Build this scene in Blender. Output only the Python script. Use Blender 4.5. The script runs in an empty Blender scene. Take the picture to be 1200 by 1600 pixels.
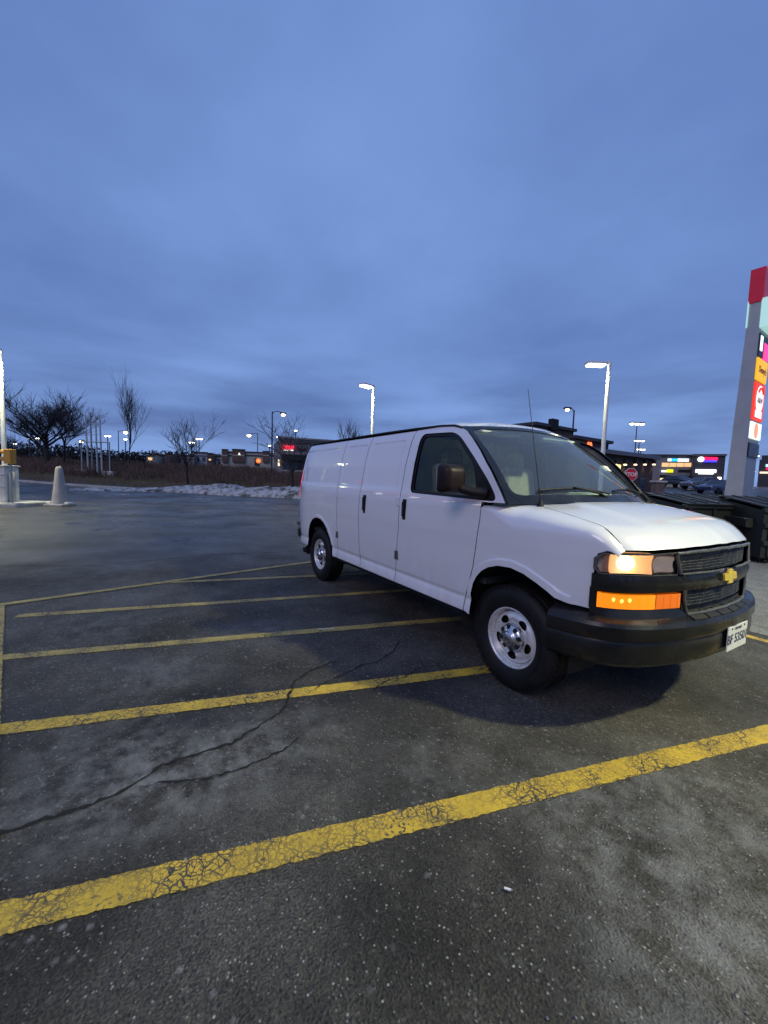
import bpy, bmesh, math, random
import numpy as np
from mathutils import Vector, Matrix
from mathutils.geometry import delaunay_2d_cdt

random.seed(7)
R = math.radians
scene = bpy.context.scene
COL = scene.collection

# ------------------------------------------------------------------ camera
CAM = Vector((1.8814, -3.1758, 1.4437))
YAW, PITCH, ROLL, FPX = 2.58640, -0.078153, 0.031898, 634.9      # focal length in pixels of a 1200 x 1600 frame
FW = Vector((math.cos(YAW) * math.cos(PITCH), math.sin(YAW) * math.cos(PITCH), math.sin(PITCH)))
_r = Vector((math.sin(YAW), -math.cos(YAW), 0.0))
_u = _r.cross(FW)
RT = _r * math.cos(ROLL) + _u * math.sin(ROLL)
UP = -_r * math.sin(ROLL) + _u * math.cos(ROLL)
cd = bpy.data.cameras.new('camera')
cam = bpy.data.objects.new('camera', cd)
COL.objects.link(cam)
cd.sensor_fit = 'VERTICAL'
cd.sensor_height = 36.0
cd.lens = FPX / 1600.0 * 36.0
cd.clip_start = 0.05
cd.clip_end = 3000.0
cam.matrix_world = Matrix(((RT.x, UP.x, -FW.x, CAM.x), (RT.y, UP.y, -FW.y, CAM.y), (RT.z, UP.z, -FW.z, CAM.z), (0, 0, 0, 1)))
scene.camera = cam

# ------------------------------------------------------------------ dusk sky
SUN_AZ, SUN_EL = R(-62.0), R(34.0)
w = bpy.data.worlds.new('World')
scene.world = w
w.use_nodes = True
nt = w.node_tree
for n in list(nt.nodes):
    nt.nodes.remove(n)
N = nt.nodes.new
L = nt.links.new
out = N('ShaderNodeOutputWorld')
bg = N('ShaderNodeBackground')
L(bg.outputs[0], out.inputs[0])
tc = N('ShaderNodeTexCoord')
sep = N('ShaderNodeSeparateXYZ')
L(tc.outputs['Generated'], sep.inputs[0])
zc = N('ShaderNodeMath'); zc.operation = 'MAXIMUM'; zc.inputs[1].default_value = 0.0
L(sep.outputs['Z'], zc.inputs[0])
za = N('ShaderNodeMath'); za.operation = 'ADD'; za.inputs[1].default_value = 0.16
L(zc.outputs[0], za.inputs[0])
dx = N('ShaderNodeMath'); dx.operation = 'DIVIDE'
dy = N('ShaderNodeMath'); dy.operation = 'DIVIDE'
L(sep.outputs['X'], dx.inputs[0]); L(za.outputs[0], dx.inputs[1])
L(sep.outputs['Y'], dy.inputs[0]); L(za.outputs[0], dy.inputs[1])
cmb = N('ShaderNodeCombineXYZ')
L(dx.outputs[0], cmb.inputs[0]); L(dy.outputs[0], cmb.inputs[1])
nz = N('ShaderNodeTexNoise')
nz.inputs['Scale'].default_value = 0.85; nz.inputs['Detail'].default_value = 6.0; nz.inputs['Roughness'].default_value = 0.5
L(cmb.outputs[0], nz.inputs['Vector'])
rampc = N('ShaderNodeValToRGB')
rampc.color_ramp.elements[0].position = 0.33; rampc.color_ramp.elements[0].color = (0.122, 0.218, 0.530, 1)
rampc.color_ramp.elements[1].position = 0.68; rampc.color_ramp.elements[1].color = (0.212, 0.360, 0.760, 1)
L(nz.outputs['Fac'], rampc.inputs['Fac'])
# clear, slightly brighter band low over the horizon, broken by dark bars of cloud
hz = N('ShaderNodeMapRange'); hz.inputs['From Min'].default_value = 0.015; hz.inputs['From Max'].default_value = 0.32
hz.inputs['To Min'].default_value = 1.0; hz.inputs['To Max'].default_value = 0.0
L(sep.outputs['Z'], hz.inputs['Value'])
mp = N('ShaderNodeMapping'); mp.inputs['Scale'].default_value = (2.2, 2.2, 13.0)
L(tc.outputs['Generated'], mp.inputs['Vector'])
nz2 = N('ShaderNodeTexNoise'); nz2.inputs['Scale'].default_value = 1.25; nz2.inputs['Detail'].default_value = 5.0
L(mp.outputs[0], nz2.inputs['Vector'])
ramp2 = N('ShaderNodeValToRGB')
ramp2.color_ramp.elements[0].position = 0.38; ramp2.color_ramp.elements[0].color = (0.085, 0.142, 0.370, 1)
ramp2.color_ramp.elements[1].position = 0.66; ramp2.color_ramp.elements[1].color = (0.240, 0.400, 0.830, 1)
L(nz2.outputs['Fac'], ramp2.inputs['Fac'])
mxh = N('ShaderNodeMixRGB')
L(hz.outputs[0], mxh.inputs['Fac']); L(rampc.outputs[0], mxh.inputs[1]); L(ramp2.outputs[0], mxh.inputs[2])
sky = N('ShaderNodeTexSky'); sky.sky_type = 'NISHITA'; sky.sun_disc = False
sky.sun_elevation = SUN_EL; sky.sun_rotation = math.pi / 2 - SUN_AZ
skys = N('ShaderNodeMixRGB'); skys.blend_type = 'MULTIPLY'; skys.inputs['Fac'].default_value = 1.0
skys.inputs[2].default_value = (0.05, 0.05, 0.05, 1)
L(sky.outputs[0], skys.inputs[1])
mxs = N('ShaderNodeMixRGB'); mxs.inputs['Fac'].default_value = 0.12
L(mxh.outputs[0], mxs.inputs[1]); L(skys.outputs[0], mxs.inputs[2])
L(mxs.outputs[0], bg.inputs['Color'])
bg.inputs['Strength'].default_value = 1.0

sd = bpy.data.lights.new('sun', 'SUN')
sun = bpy.data.objects.new('sun', sd)
COL.objects.link(sun)
sd.energy = 0.62
sd.angle = R(22.0)
sd.color = (1.0, 0.79, 0.90)
sv = Vector((math.cos(SUN_EL) * math.cos(SUN_AZ), math.cos(SUN_EL) * math.sin(SUN_AZ), math.sin(SUN_EL)))
sun.rotation_euler = sv.to_track_quat('Z', 'Y').to_euler()
sun.location = sv * 60

scene.view_settings.view_transform = 'Standard'
scene.view_settings.look = 'None'
scene.view_settings.exposure = 0.0
scene.view_settings.gamma = 1.0
scene.cycles.use_denoising = True
scene.cycles.max_bounces = 8
scene.cycles.transparent_max_bounces = 12
scene.cycles.sample_clamp_indirect = 4.0

# ------------------------------------------------------------------ pixel helpers (directions only; distances from ground or plane)
def ray(px, py):
    return FW * FPX + RT * (px - 600.0) - UP * (py - 800.0)

def at(px, py, d):
    return CAM + ray(px, py) * (d / FPX)

def smooth(t):
    t = max(0.0, min(1.0, t))
    return t * t * (3 - 2 * t)

def H(x, y):
    return 2.2 * smooth((math.hypot(x - CAM.x, y - CAM.y) - 27.0) / 50.0)

def G(px, py):
    d = ray(px, py).normalized()
    t = 0.5
    while t < 900:
        p = CAM + d * t
        if p.z < H(p.x, p.y):
            break
        t *= 1.01
    lo, hi = t / 1.01, t
    for _ in range(30):
        m = (lo + hi) / 2
        p = CAM + d * m
        if p.z < H(p.x, p.y): hi = m
        else: lo = m
    p = CAM + d * hi
    return Vector((p.x, p.y, H(p.x, p.y)))

def zat(x, y, py):
    """height above a ground spot that shows at picture row py"""
    lo, hi = -2.0, 60.0
    for _ in range(50):
        m = (lo + hi) / 2
        v = Vector((x, y, m)) - CAM
        row = 800.0 - FPX * v.dot(UP) / v.dot(FW)
        if row > py: lo = m
        else: hi = m
    return (lo + hi) / 2

# ------------------------------------------------------------------ materials
MATS = {}
def mat(name, col, rough=0.6, metal=0.0, coat=0.0, emit=None, estr=0.0, var=0.0, vscale=8.0, bump=0.0, bscale=60.0, spec=0.5, coat_rough=0.05):
    if name in MATS:
        return MATS[name]
    m = bpy.data.materials.new(name)
    m.use_nodes = True
    t = m.node_tree
    b = t.nodes['Principled BSDF']
    b.inputs['Base Color'].default_value = (*col, 1)
    b.inputs['Roughness'].default_value = rough
    b.inputs['Metallic'].default_value = metal
    b.inputs['Coat Weight'].default_value = coat
    b.inputs['Coat Roughness'].default_value = coat_rough
    b.inputs['Specular IOR Level'].default_value = spec
    if emit:
        b.inputs['Emission Color'].default_value = (*emit, 1)
        b.inputs['Emission Strength'].default_value = estr
    if var or bump:
        c = t.nodes.new('ShaderNodeTexCoord')
        if var:
            n = t.nodes.new('ShaderNodeTexNoise')
            n.inputs['Scale'].default_value = vscale
            n.inputs['Detail'].default_value = 6.0
            t.links.new(c.outputs['Object'], n.inputs['Vector'])
            mr = t.nodes.new('ShaderNodeMapRange')
            mr.inputs['From Min'].default_value = 0.3; mr.inputs['From Max'].default_value = 0.7
            mr.inputs['To Min'].default_value = 1.0 - var; mr.inputs['To Max'].default_value = 1.0 + var
            t.links.new(n.outputs['Fac'], mr.inputs['Value'])
            mx = t.nodes.new('ShaderNodeVectorMath'); mx.operation = 'SCALE'
            mx.inputs[0].default_value = col
            t.links.new(mr.outputs[0], mx.inputs['Scale'])
            t.links.new(mx.outputs[0], b.inputs['Base Color'])
            mr2 = t.nodes.new('ShaderNodeMapRange')
            mr2.inputs['From Min'].default_value = 0.3; mr2.inputs['From Max'].default_value = 0.7
            mr2.inputs['To Min'].default_value = max(0.02, rough - 0.08); mr2.inputs['To Max'].default_value = min(1.0, rough + 0.08)
            t.links.new(n.outputs['Fac'], mr2.inputs['Value'])
            t.links.new(mr2.outputs[0], b.inputs['Roughness'])
        if bump:
            n2 = t.nodes.new('ShaderNodeTexNoise')
            n2.inputs['Scale'].default_value = bscale
            n2.inputs['Detail'].default_value = 4.0
            t.links.new(c.outputs['Object'], n2.inputs['Vector'])
            bp = t.nodes.new('ShaderNodeBump')
            bp.inputs['Strength'].default_value = bump
            bp.inputs['Distance'].default_value = 0.02
            t.links.new(n2.outputs['Fac'], bp.inputs['Height'])
            t.links.new(bp.outputs[0], b.inputs['Normal'])
    MATS[name] = m
    return m

def glass(name, tint, rough=0.02, ior=1.45, film=0.0):
    if name in MATS:
        return MATS[name]
    m = bpy.data.materials.new(name)
    m.use_nodes = True
    t = m.node_tree
    for n in list(t.nodes):
        t.nodes.remove(n)
    o = t.nodes.new('ShaderNodeOutputMaterial')
    tr = t.nodes.new('ShaderNodeBsdfTransparent'); tr.inputs[0].default_value = (*tint, 1)
    gl = t.nodes.new('ShaderNodeBsdfGlossy'); gl.inputs['Roughness'].default_value = rough
    fr = t.nodes.new('ShaderNodeFresnel'); fr.inputs['IOR'].default_value = ior
    mx = t.nodes.new('ShaderNodeMixShader')
    t.links.new(fr.outputs[0], mx.inputs[0]); t.links.new(tr.outputs[0], mx.inputs[1]); t.links.new(gl.outputs[0], mx.inputs[2])
    if film:      # thin dusty film outside, tinted blue to paint in sky haze
        df = t.nodes.new('ShaderNodeBsdfDiffuse'); df.inputs[0].default_value = (.48, .57, .64, 1)
        m2 = t.nodes.new('ShaderNodeMixShader'); m2.inputs[0].default_value = film
        t.links.new(mx.outputs[0], m2.inputs[1]); t.links.new(df.outputs[0], m2.inputs[2]); t.links.new(m2.outputs[0], o.inputs[0])
    else:
        t.links.new(mx.outputs[0], o.inputs[0])
    MATS[name] = m
    return m

def emat(name, col, s):
    return mat(name, (col[0] * 0.5, col[1] * 0.5, col[2] * 0.5), 0.4, emit=col, estr=s)

def asphalt(name, base, tint=(1, 1, 1), speck=0.5, patch=1.0, damp=False):
    m = bpy.data.materials.new(name)
    m.use_nodes = True
    t = m.node_tree
    b = t.nodes['Principled BSDF']
    NN, LL = t.nodes.new, t.links.new
    geo = NN('ShaderNodeNewGeometry')
    pos = geo.outputs['Position']
    def noise(sc, det=5.0, ro=0.55):
        n = NN('ShaderNodeTexNoise'); n.inputs['Scale'].default_value = sc; n.inputs['Detail'].default_value = det
        n.inputs['Roughness'].default_value = ro
        LL(pos, n.inputs['Vector']); return n.outputs['Fac']
    def mrange(v, a, c, lo, hi):
        q = NN('ShaderNodeMapRange'); q.inputs['From Min'].default_value = a; q.inputs['From Max'].default_value = c
        q.inputs['To Min'].default_value = lo; q.inputs['To Max'].default_value = hi
        LL(v, q.inputs['Value']); return q.outputs[0]
    def mul(a, c):
        q = NN('ShaderNodeMath'); q.operation = 'MULTIPLY'
        LL(a, q.inputs[0])
        if isinstance(c, float): q.inputs[1].default_value = c
        else: LL(c, q.inputs[1])
        return q.outputs[0]
    big = mrange(noise(0.75, 7.0, 0.6), 0.36, 0.66, 1.0 - 0.55 * patch, 1.0 + 0.85 * patch)
    mid = mrange(noise(5.0, 6.0, 0.65), 0.3, 0.75, 0.72, 1.42)
    fine = mul(mrange(noise(110.0, 3.0), 0.3, 0.7, 0.35, 1.75), mrange(noise(34.0, 3.0), 0.3, 0.7, 0.65, 1.4))
    k = mul(mul(big, mid), fine)
    vo = NN('ShaderNodeTexVoronoi'); vo.inputs['Scale'].default_value = 85.0
    LL(pos, vo.inputs['Vector'])
    sepc = NN('ShaderNodeSeparateColor'); LL(vo.outputs['Color'], sepc.inputs[0])
    pick = mrange(sepc.outputs[0], 0.86, 0.97, 0.0, 1.0)
    near = mrange(vo.outputs['Distance'], 0.18, 0.42, 1.0, 0.0)
    stone = mul(mul(pick, near), speck)
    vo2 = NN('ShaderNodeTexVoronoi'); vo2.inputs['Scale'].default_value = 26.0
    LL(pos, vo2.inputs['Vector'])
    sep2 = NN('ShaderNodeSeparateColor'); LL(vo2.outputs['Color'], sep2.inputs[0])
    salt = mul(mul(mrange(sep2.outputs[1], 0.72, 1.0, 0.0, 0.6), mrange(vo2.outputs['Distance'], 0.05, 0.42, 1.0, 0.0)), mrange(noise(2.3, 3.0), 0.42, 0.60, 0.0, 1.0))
    sc = NN('ShaderNodeVectorMath'); sc.operation = 'SCALE'
    sc.inputs[0].default_value = (base * tint[0], base * tint[1], base * tint[2])
    LL(k, sc.inputs['Scale'])
    m1 = NN('ShaderNodeMixRGB'); LL(stone, m1.inputs['Fac']); LL(sc.outputs[0], m1.inputs[1]); m1.inputs[2].default_value = (0.42, 0.41, 0.38, 1)
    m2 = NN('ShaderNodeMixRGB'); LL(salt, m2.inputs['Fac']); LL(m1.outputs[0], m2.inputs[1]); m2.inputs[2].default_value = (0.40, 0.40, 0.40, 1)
    col_out = m2.outputs[0]
    if damp:      # dried salt along the crack; near right patches also paint in brighter lamp light
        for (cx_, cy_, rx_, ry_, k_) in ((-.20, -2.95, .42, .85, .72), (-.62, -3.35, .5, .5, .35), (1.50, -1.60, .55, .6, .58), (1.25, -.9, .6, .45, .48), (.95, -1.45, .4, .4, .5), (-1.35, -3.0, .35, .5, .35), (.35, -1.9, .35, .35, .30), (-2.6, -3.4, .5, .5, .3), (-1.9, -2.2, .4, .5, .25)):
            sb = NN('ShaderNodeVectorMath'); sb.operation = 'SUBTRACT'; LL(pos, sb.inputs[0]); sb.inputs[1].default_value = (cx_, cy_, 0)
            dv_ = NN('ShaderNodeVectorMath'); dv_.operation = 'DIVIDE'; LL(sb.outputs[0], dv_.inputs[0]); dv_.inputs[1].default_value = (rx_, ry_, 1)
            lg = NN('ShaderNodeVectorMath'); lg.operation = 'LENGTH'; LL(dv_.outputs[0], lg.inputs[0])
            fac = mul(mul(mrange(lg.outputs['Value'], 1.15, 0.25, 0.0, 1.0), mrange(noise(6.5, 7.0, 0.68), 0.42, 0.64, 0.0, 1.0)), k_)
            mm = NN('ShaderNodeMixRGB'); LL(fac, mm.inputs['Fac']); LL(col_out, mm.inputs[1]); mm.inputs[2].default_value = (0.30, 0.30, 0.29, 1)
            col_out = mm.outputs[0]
    LL(col_out, b.inputs['Base Color'])
    rbase = mrange(noise(1.1, 4.0), 0.35, 0.65, 0.50, 0.85)
    if damp:      # meltwater film on the drive lane beyond the hatched bays
        sx = NN('ShaderNodeSeparateXYZ'); LL(pos, sx.inputs[0])
        lane = mul(mrange(sx.outputs[0], -4.6, -7.0, 0.0, 1.0), mrange(noise(0.30, 5.0), 0.34, 0.58, 0.25, 1.0))
        q = NN('ShaderNodeMixRGB'); LL(lane, q.inputs['Fac']); LL(rbase, q.inputs[1]); q.inputs[2].default_value = (0.27, 0.27, 0.27, 1)
        LL(q.outputs[0], b.inputs['Roughness'])
    else:
        LL(rbase, b.inputs['Roughness'])
    b.inputs['Specular IOR Level'].default_value = 0.4
    hsum = NN('ShaderNodeMath'); hsum.operation = 'ADD'
    LL(fine, hsum.inputs[0]); LL(mrange(vo.outputs['Distance'], 0.0, 0.6, 1.1, 0.0), hsum.inputs[1])
    bp = NN('ShaderNodeBump'); bp.inputs['Strength'].default_value = 0.8; bp.inputs['Distance'].default_value = 0.005
    LL(hsum.outputs[0], bp.inputs['Height']); LL(bp.outputs[0], b.inputs['Normal'])
    return m

def paint_line(name, col, wear):
    """road paint: worn through along a net of cracks to the asphalt below"""
    m = bpy.data.materials.new(name)
    m.use_nodes = True
    t = m.node_tree
    b = t.nodes['Principled BSDF']
    NN, LL = t.nodes.new, t.links.new
    pos = NN('ShaderNodeNewGeometry').outputs['Position']
    wob = NN('ShaderNodeTexNoise'); wob.inputs['Scale'].default_value = 14.0; LL(pos, wob.inputs['Vector'])
    ad = NN('ShaderNodeMixRGB'); ad.blend_type = 'ADD'; ad.inputs['Fac'].default_value = 0.05
    LL(pos, ad.inputs[1]); LL(wob.outputs['Color'], ad.inputs[2])
    def edge(scale, a, c):
        v = NN('ShaderNodeTexVoronoi'); v.feature = 'DISTANCE_TO_EDGE'; v.inputs['Scale'].default_value = scale
        LL(ad.outputs[0], v.inputs['Vector'])
        q = NN('ShaderNodeMapRange'); q.inputs['From Min'].default_value = a; q.inputs['From Max'].default_value = c
        q.inputs['To Min'].default_value = 1.0; q.inputs['To Max'].default_value = 0.0
        LL(v.outputs['Distance'], q.inputs['Value']); return q.outputs[0]
    def noise(sc, a, c):
        n = NN('ShaderNodeTexNoise'); n.inputs['Scale'].default_value = sc; n.inputs['Detail'].default_value = 5.0
        LL(pos, n.inputs['Vector'])
        q = NN('ShaderNodeMapRange'); q.inputs['From Min'].default_value = a; q.inputs['From Max'].default_value = c
        LL(n.outputs['Fac'], q.inputs['Value']); return q.outputs[0]
    def op(o, a, c):
        q = NN('ShaderNodeMath'); q.operation = o; LL(a, q.inputs[0]); LL(c, q.inputs[1]); return q.outputs[0]
    crk = op('MULTIPLY', op('MAXIMUM', edge(20.0, 0.025, 0.085), edge(55.0, 0.03, 0.09)), noise(4.0, 0.34, 0.58))
    holes = op('MULTIPLY', noise(70.0, 0.57 - wear, 0.66 - wear), noise(2.2, 0.34, 0.62))
    f = op('MAXIMUM', crk, holes)
    n3 = NN('ShaderNodeTexNoise'); n3.inputs['Scale'].default_value = 6.0; n3.inputs['Detail'].default_value = 6.0; LL(pos, n3.inputs['Vector'])
    tone = NN('ShaderNodeMixRGB'); LL(n3.outputs['Fac'], tone.inputs['Fac'])
    tone.inputs[1].default_value = (col[0] * 0.62, col[1] * 0.62, col[2] * 0.9, 1); tone.inputs[2].default_value = (col[0] * 1.25, col[1] * 1.25, col[2] * 1.1, 1)
    mx = NN('ShaderNodeMixRGB'); LL(f, mx.inputs['Fac']); LL(tone.outputs[0], mx.inputs[1]); mx.inputs[2].default_value = (0.045, 0.044, 0.042, 1)
    LL(mx.outputs[0], b.inputs['Base Color'])
    b.inputs['Roughness'].default_value = 0.62
    bp = NN('ShaderNodeBump'); bp.invert = True; bp.inputs['Strength'].default_value = 0.6; bp.inputs['Distance'].default_value = 0.003
    LL(f, bp.inputs['Height']); LL(bp.outputs[0], b.inputs['Normal'])
    return m

# ------------------------------------------------------------------ object helpers
def root_loc(o):
    while o.parent is not None:
        o = o.parent
    return o.location.copy()

def link(name, me, m, parent=None):
    o = bpy.data.objects.new(name, me)
    COL.objects.link(o)
    if m is not None:
        me.materials.clear(); me.materials.append(m)
    if parent is not None:
        o.parent = parent
    return o

def tag(o, label=None, cat=None, group=None, kind=None):
    if label: o['label'] = label
    if cat: o['category'] = cat
    if group: o['group'] = group
    if kind: o['kind'] = kind
    return o

def thing(name, label, cat, loc=(0, 0, 0), group=None):
    o = bpy.data.objects.new(name, None)
    o.empty_display_size = 0.2
    COL.objects.link(o)
    o.location = loc
    return tag(o, label, cat, group)

def copy_tree(o, parent=None):
    c = o.copy()
    COL.objects.link(c)
    c.parent = parent
    for ch in [q for q in bpy.data.objects if q.parent == o]:
        copy_tree(ch, c)
    return c

class MB:
    """collects faces in world coordinates; build() links them as one mesh"""
    def __init__(s):
        s.v = []; s.f = []; s.sm = []
    def add(s, vs, fs, sm=False):
        b = len(s.v)
        s.v += [Vector(q) for q in vs]
        s.f += [tuple(i + b for i in f) for f in fs]
        s.sm += [sm] * len(fs)
        return s
    def box(s, c, size, ax=None, bev=0.0):
        """box centred at c; ax = (X, Y, Z) unit axes"""
        X, Y, Z = ax if ax else (Vector((1, 0, 0)), Vector((0, 1, 0)), Vector((0, 0, 1)))
        c = Vector(c); hx, hy, hz_ = size[0] / 2, size[1] / 2, size[2] / 2
        if bev > 0:
            bm = bmesh.new()
            bmesh.ops.create_cube(bm, size=1.0)
            for q in bm.verts:
                q.co = Vector((q.co.x * size[0], q.co.y * size[1], q.co.z * size[2]))
            bmesh.ops.bevel(bm, geom=list(bm.edges), offset=bev, segments=3, profile=0.5, affect='EDGES')
            bm.verts.ensure_lookup_table()
            vs = [c + X * q.co.x + Y * q.co.y + Z * q.co.z for q in bm.verts]
            fs = [tuple(q.index for q in f.verts) for f in bm.faces]
            bm.free()
            return s.add(vs, fs, False)
        vs = [c + X * (hx * i) + Y * (hy * j) + Z * (hz_ * k) for i in (-1, 1) for j in (-1, 1) for k in (-1, 1)]
        return s.add(vs, [(0, 1, 3, 2), (4, 6, 7, 5), (0, 4, 5, 1), (2, 3, 7, 6), (0, 2, 6, 4), (1, 5, 7, 3)])
    def tube(s, pts, rad, n=8, cap=True):
        pts = [Vector(p) for p in pts]
        rads = rad if isinstance(rad, (list, tuple)) else [rad] * len(pts)
        rings = []
        ref = None
        for i, p in enumerate(pts):
            t = (pts[min(i + 1, len(pts) - 1)] - pts[max(i - 1, 0)])
            if t.length < 1e-9: t = Vector((0, 0, 1))
            t.normalize()
            if ref is None or abs(ref.dot(t)) > 0.95:
                ref = Vector((1, 0, 0)) if abs(t.x) < 0.8 else Vector((0, 1, 0))
            a = (ref - t * ref.dot(t)).normalized(); ref = a
            b = t.cross(a)
            rings.append([p + (a * math.cos(2 * math.pi * k / n) + b * math.sin(2 * math.pi * k / n)) * rads[i] for k in range(n)])
        vs = [q for r_ in rings for q in r_]
        fs = []
        for i in range(len(rings) - 1):
            for k in range(n):
                k2 = (k + 1) % n
                fs.append((i * n + k, i * n + k2, (i + 1) * n + k2, (i + 1) * n + k))
        s.add(vs, fs, n > 4)
        if cap:
            s.add(rings[0], [tuple(reversed(range(n)))]); s.add(rings[-1], [tuple(range(n))])
        return s
    def lathe(s, prof, c, axis='Z', n=32, smooth_=True, a0=0.0, a1=2 * math.pi):
        """prof = [(radius, height along axis)]"""
        c = Vector(c); full = abs(a1 - a0 - 2 * math.pi) < 1e-6
        m_ = n if full else n + 1
        vs = []
        for (r_, h) in prof:
            for k in range(m_):
                a = a0 + (a1 - a0) * k / n
                x, y = r_ * math.cos(a), r_ * math.sin(a)
                p = {'Z': (x, y, h), 'Y': (x, h, y), 'X': (h, x, y)}[axis]
                vs.append(c + Vector(p))
        fs = []
        for i in range(len(prof) - 1):
            for k in range(n):
                k2 = (k + 1) % m_
                f = (i * m_ + k, i * m_ + k2, (i + 1) * m_ + k2, (i + 1) * m_ + k)
                fs.append(f if axis != 'Y' else tuple(reversed(f)))
        return s.add(vs, fs, smooth_)
    def prism(s, poly, o, X, Y, Z, depth):
        """2D outline in the X, Y plane at o, pushed back along -Z by depth"""
        o = Vector(o); n = len(poly)
        a = [o + X * p[0] + Y * p[1] for p in poly]
        b = [q - Z * depth for q in a]
        fs = [tuple(range(n)), tuple(reversed(range(n, 2 * n)))] + [(i, i + n, (i + 1) % n + n, (i + 1) % n) for i in range(n)]
        return s.add(a + b, fs)
    def build(s, name, m, parent=None, fix=True):
        me = bpy.data.meshes.new(name)
        off = root_loc(parent) if parent is not None else Vector((0, 0, 0))
        me.from_pydata([tuple(q - off) for q in s.v], [], s.f)
        me.polygons.foreach_set('use_smooth', s.sm)
        if fix:
            bm = bmesh.new(); bm.from_mesh(me)
            bmesh.ops.recalc_face_normals(bm, faces=bm.faces)
            bm.to_mesh(me); bm.free()
        me.update()
        return link(name, me, m, parent)

VX, VY, VZ = Vector((1, 0, 0)), Vector((0, 1, 0)), Vector((0, 0, 1))

def text(name, body, size, m, parent, o, X, Y, depth=0.004, fontw=1.0, align='CENTER', shear=0.0):
    cu = bpy.data.curves.new(name, 'FONT')
    cu.body = body; cu.size = size; cu.extrude = depth; cu.align_x = align; cu.align_y = 'CENTER'; cu.shear = shear
    cu.offset = 0.012 * size * fontw
    ob = bpy.data.objects.new(name, cu)
    COL.objects.link(ob)
    dg = bpy.context.evaluated_depsgraph_get()
    me = bpy.data.meshes.new_from_object(ob.evaluated_get(dg))
    bpy.data.objects.remove(ob)
    Z = X.cross(Y)
    off = root_loc(parent)
    for v in me.vertices:
        v.co = Vector(o) - off + X * v.co.x + Y * v.co.y + Z * v.co.z
    me.name = name
    return link(name, me, m, parent)

# ------------------------------------------------------------------ curved panels
def resample(poly, step, closed=True):
    res = []
    n = len(poly)
    for i in range(n if closed else n - 1):
        a, b = poly[i], poly[(i + 1) % n]
        k = max(1, int(math.ceil(math.hypot(b[0] - a[0], b[1] - a[1]) / step)))
        for j in range(k):
            t = j / k
            res.append((a[0] + (b[0] - a[0]) * t, a[1] + (b[1] - a[1]) * t))
    if not closed:
        res.append(poly[-1])
    return res

def round_poly(poly, r, seg=5):
    res = []
    n = len(poly)
    for i in range(n):
        p = Vector(poly[i]); a = Vector(poly[i - 1]) - p; b = Vector(poly[(i + 1) % n]) - p
        d = min(r, a.length * 0.45, b.length * 0.45)
        p0, p1 = p + a.normalized() * d, p + b.normalized() * d
        for k in range(seg + 1):
            t = k / seg
            q = p0 * (1 - t) ** 2 + p * 2 * t * (1 - t) + p1 * t * t
            res.append((q.x, q.y))
    return res

def area2(poly):
    return sum(poly[i - 1][0] * poly[i][1] - poly[i][0] * poly[i - 1][1] for i in range(len(poly))) / 2

def offset_poly(poly, d):
    """moves the outline inwards by d"""
    s = 1 if area2(poly) > 0 else -1
    n = len(poly); res = []
    for i in range(n):
        a, p, b = poly[i - 1], poly[i], poly[(i + 1) % n]
        e1 = Vector((p[0] - a[0], p[1] - a[1])); e2 = Vector((b[0] - p[0], b[1] - p[1]))
        if e1.length < 1e-9 or e2.length < 1e-9:
            res.append(p); continue
        e1.normalize(); e2.normalize()
        n1 = Vector((-e1.y, e1.x)) * s; n2 = Vector((-e2.y, e2.x)) * s
        nn = n1 + n2
        if nn.length < 1e-6: nn = n1
        nn.normalize()
        c = max(0.4, nn.dot(n1))
        res.append((p[0] + nn.x * d / c, p[1] + nn.y * d / c))
    return res

def inside_mask(pts, poly):
    x, y = pts[:, 0], pts[:, 1]
    c = np.zeros(len(pts), bool)
    P = np.array(poly)
    j = len(P) - 1
    for i in range(len(P)):
        xi, yi, xj, yj = P[i, 0], P[i, 1], P[j, 0], P[j, 1]
        if yi != yj:
            c ^= ((yi > y) != (yj > y)) & (x < (xj - xi) * (y - yi) / (yj - yi) + xi)
        j = i
    return c

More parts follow.
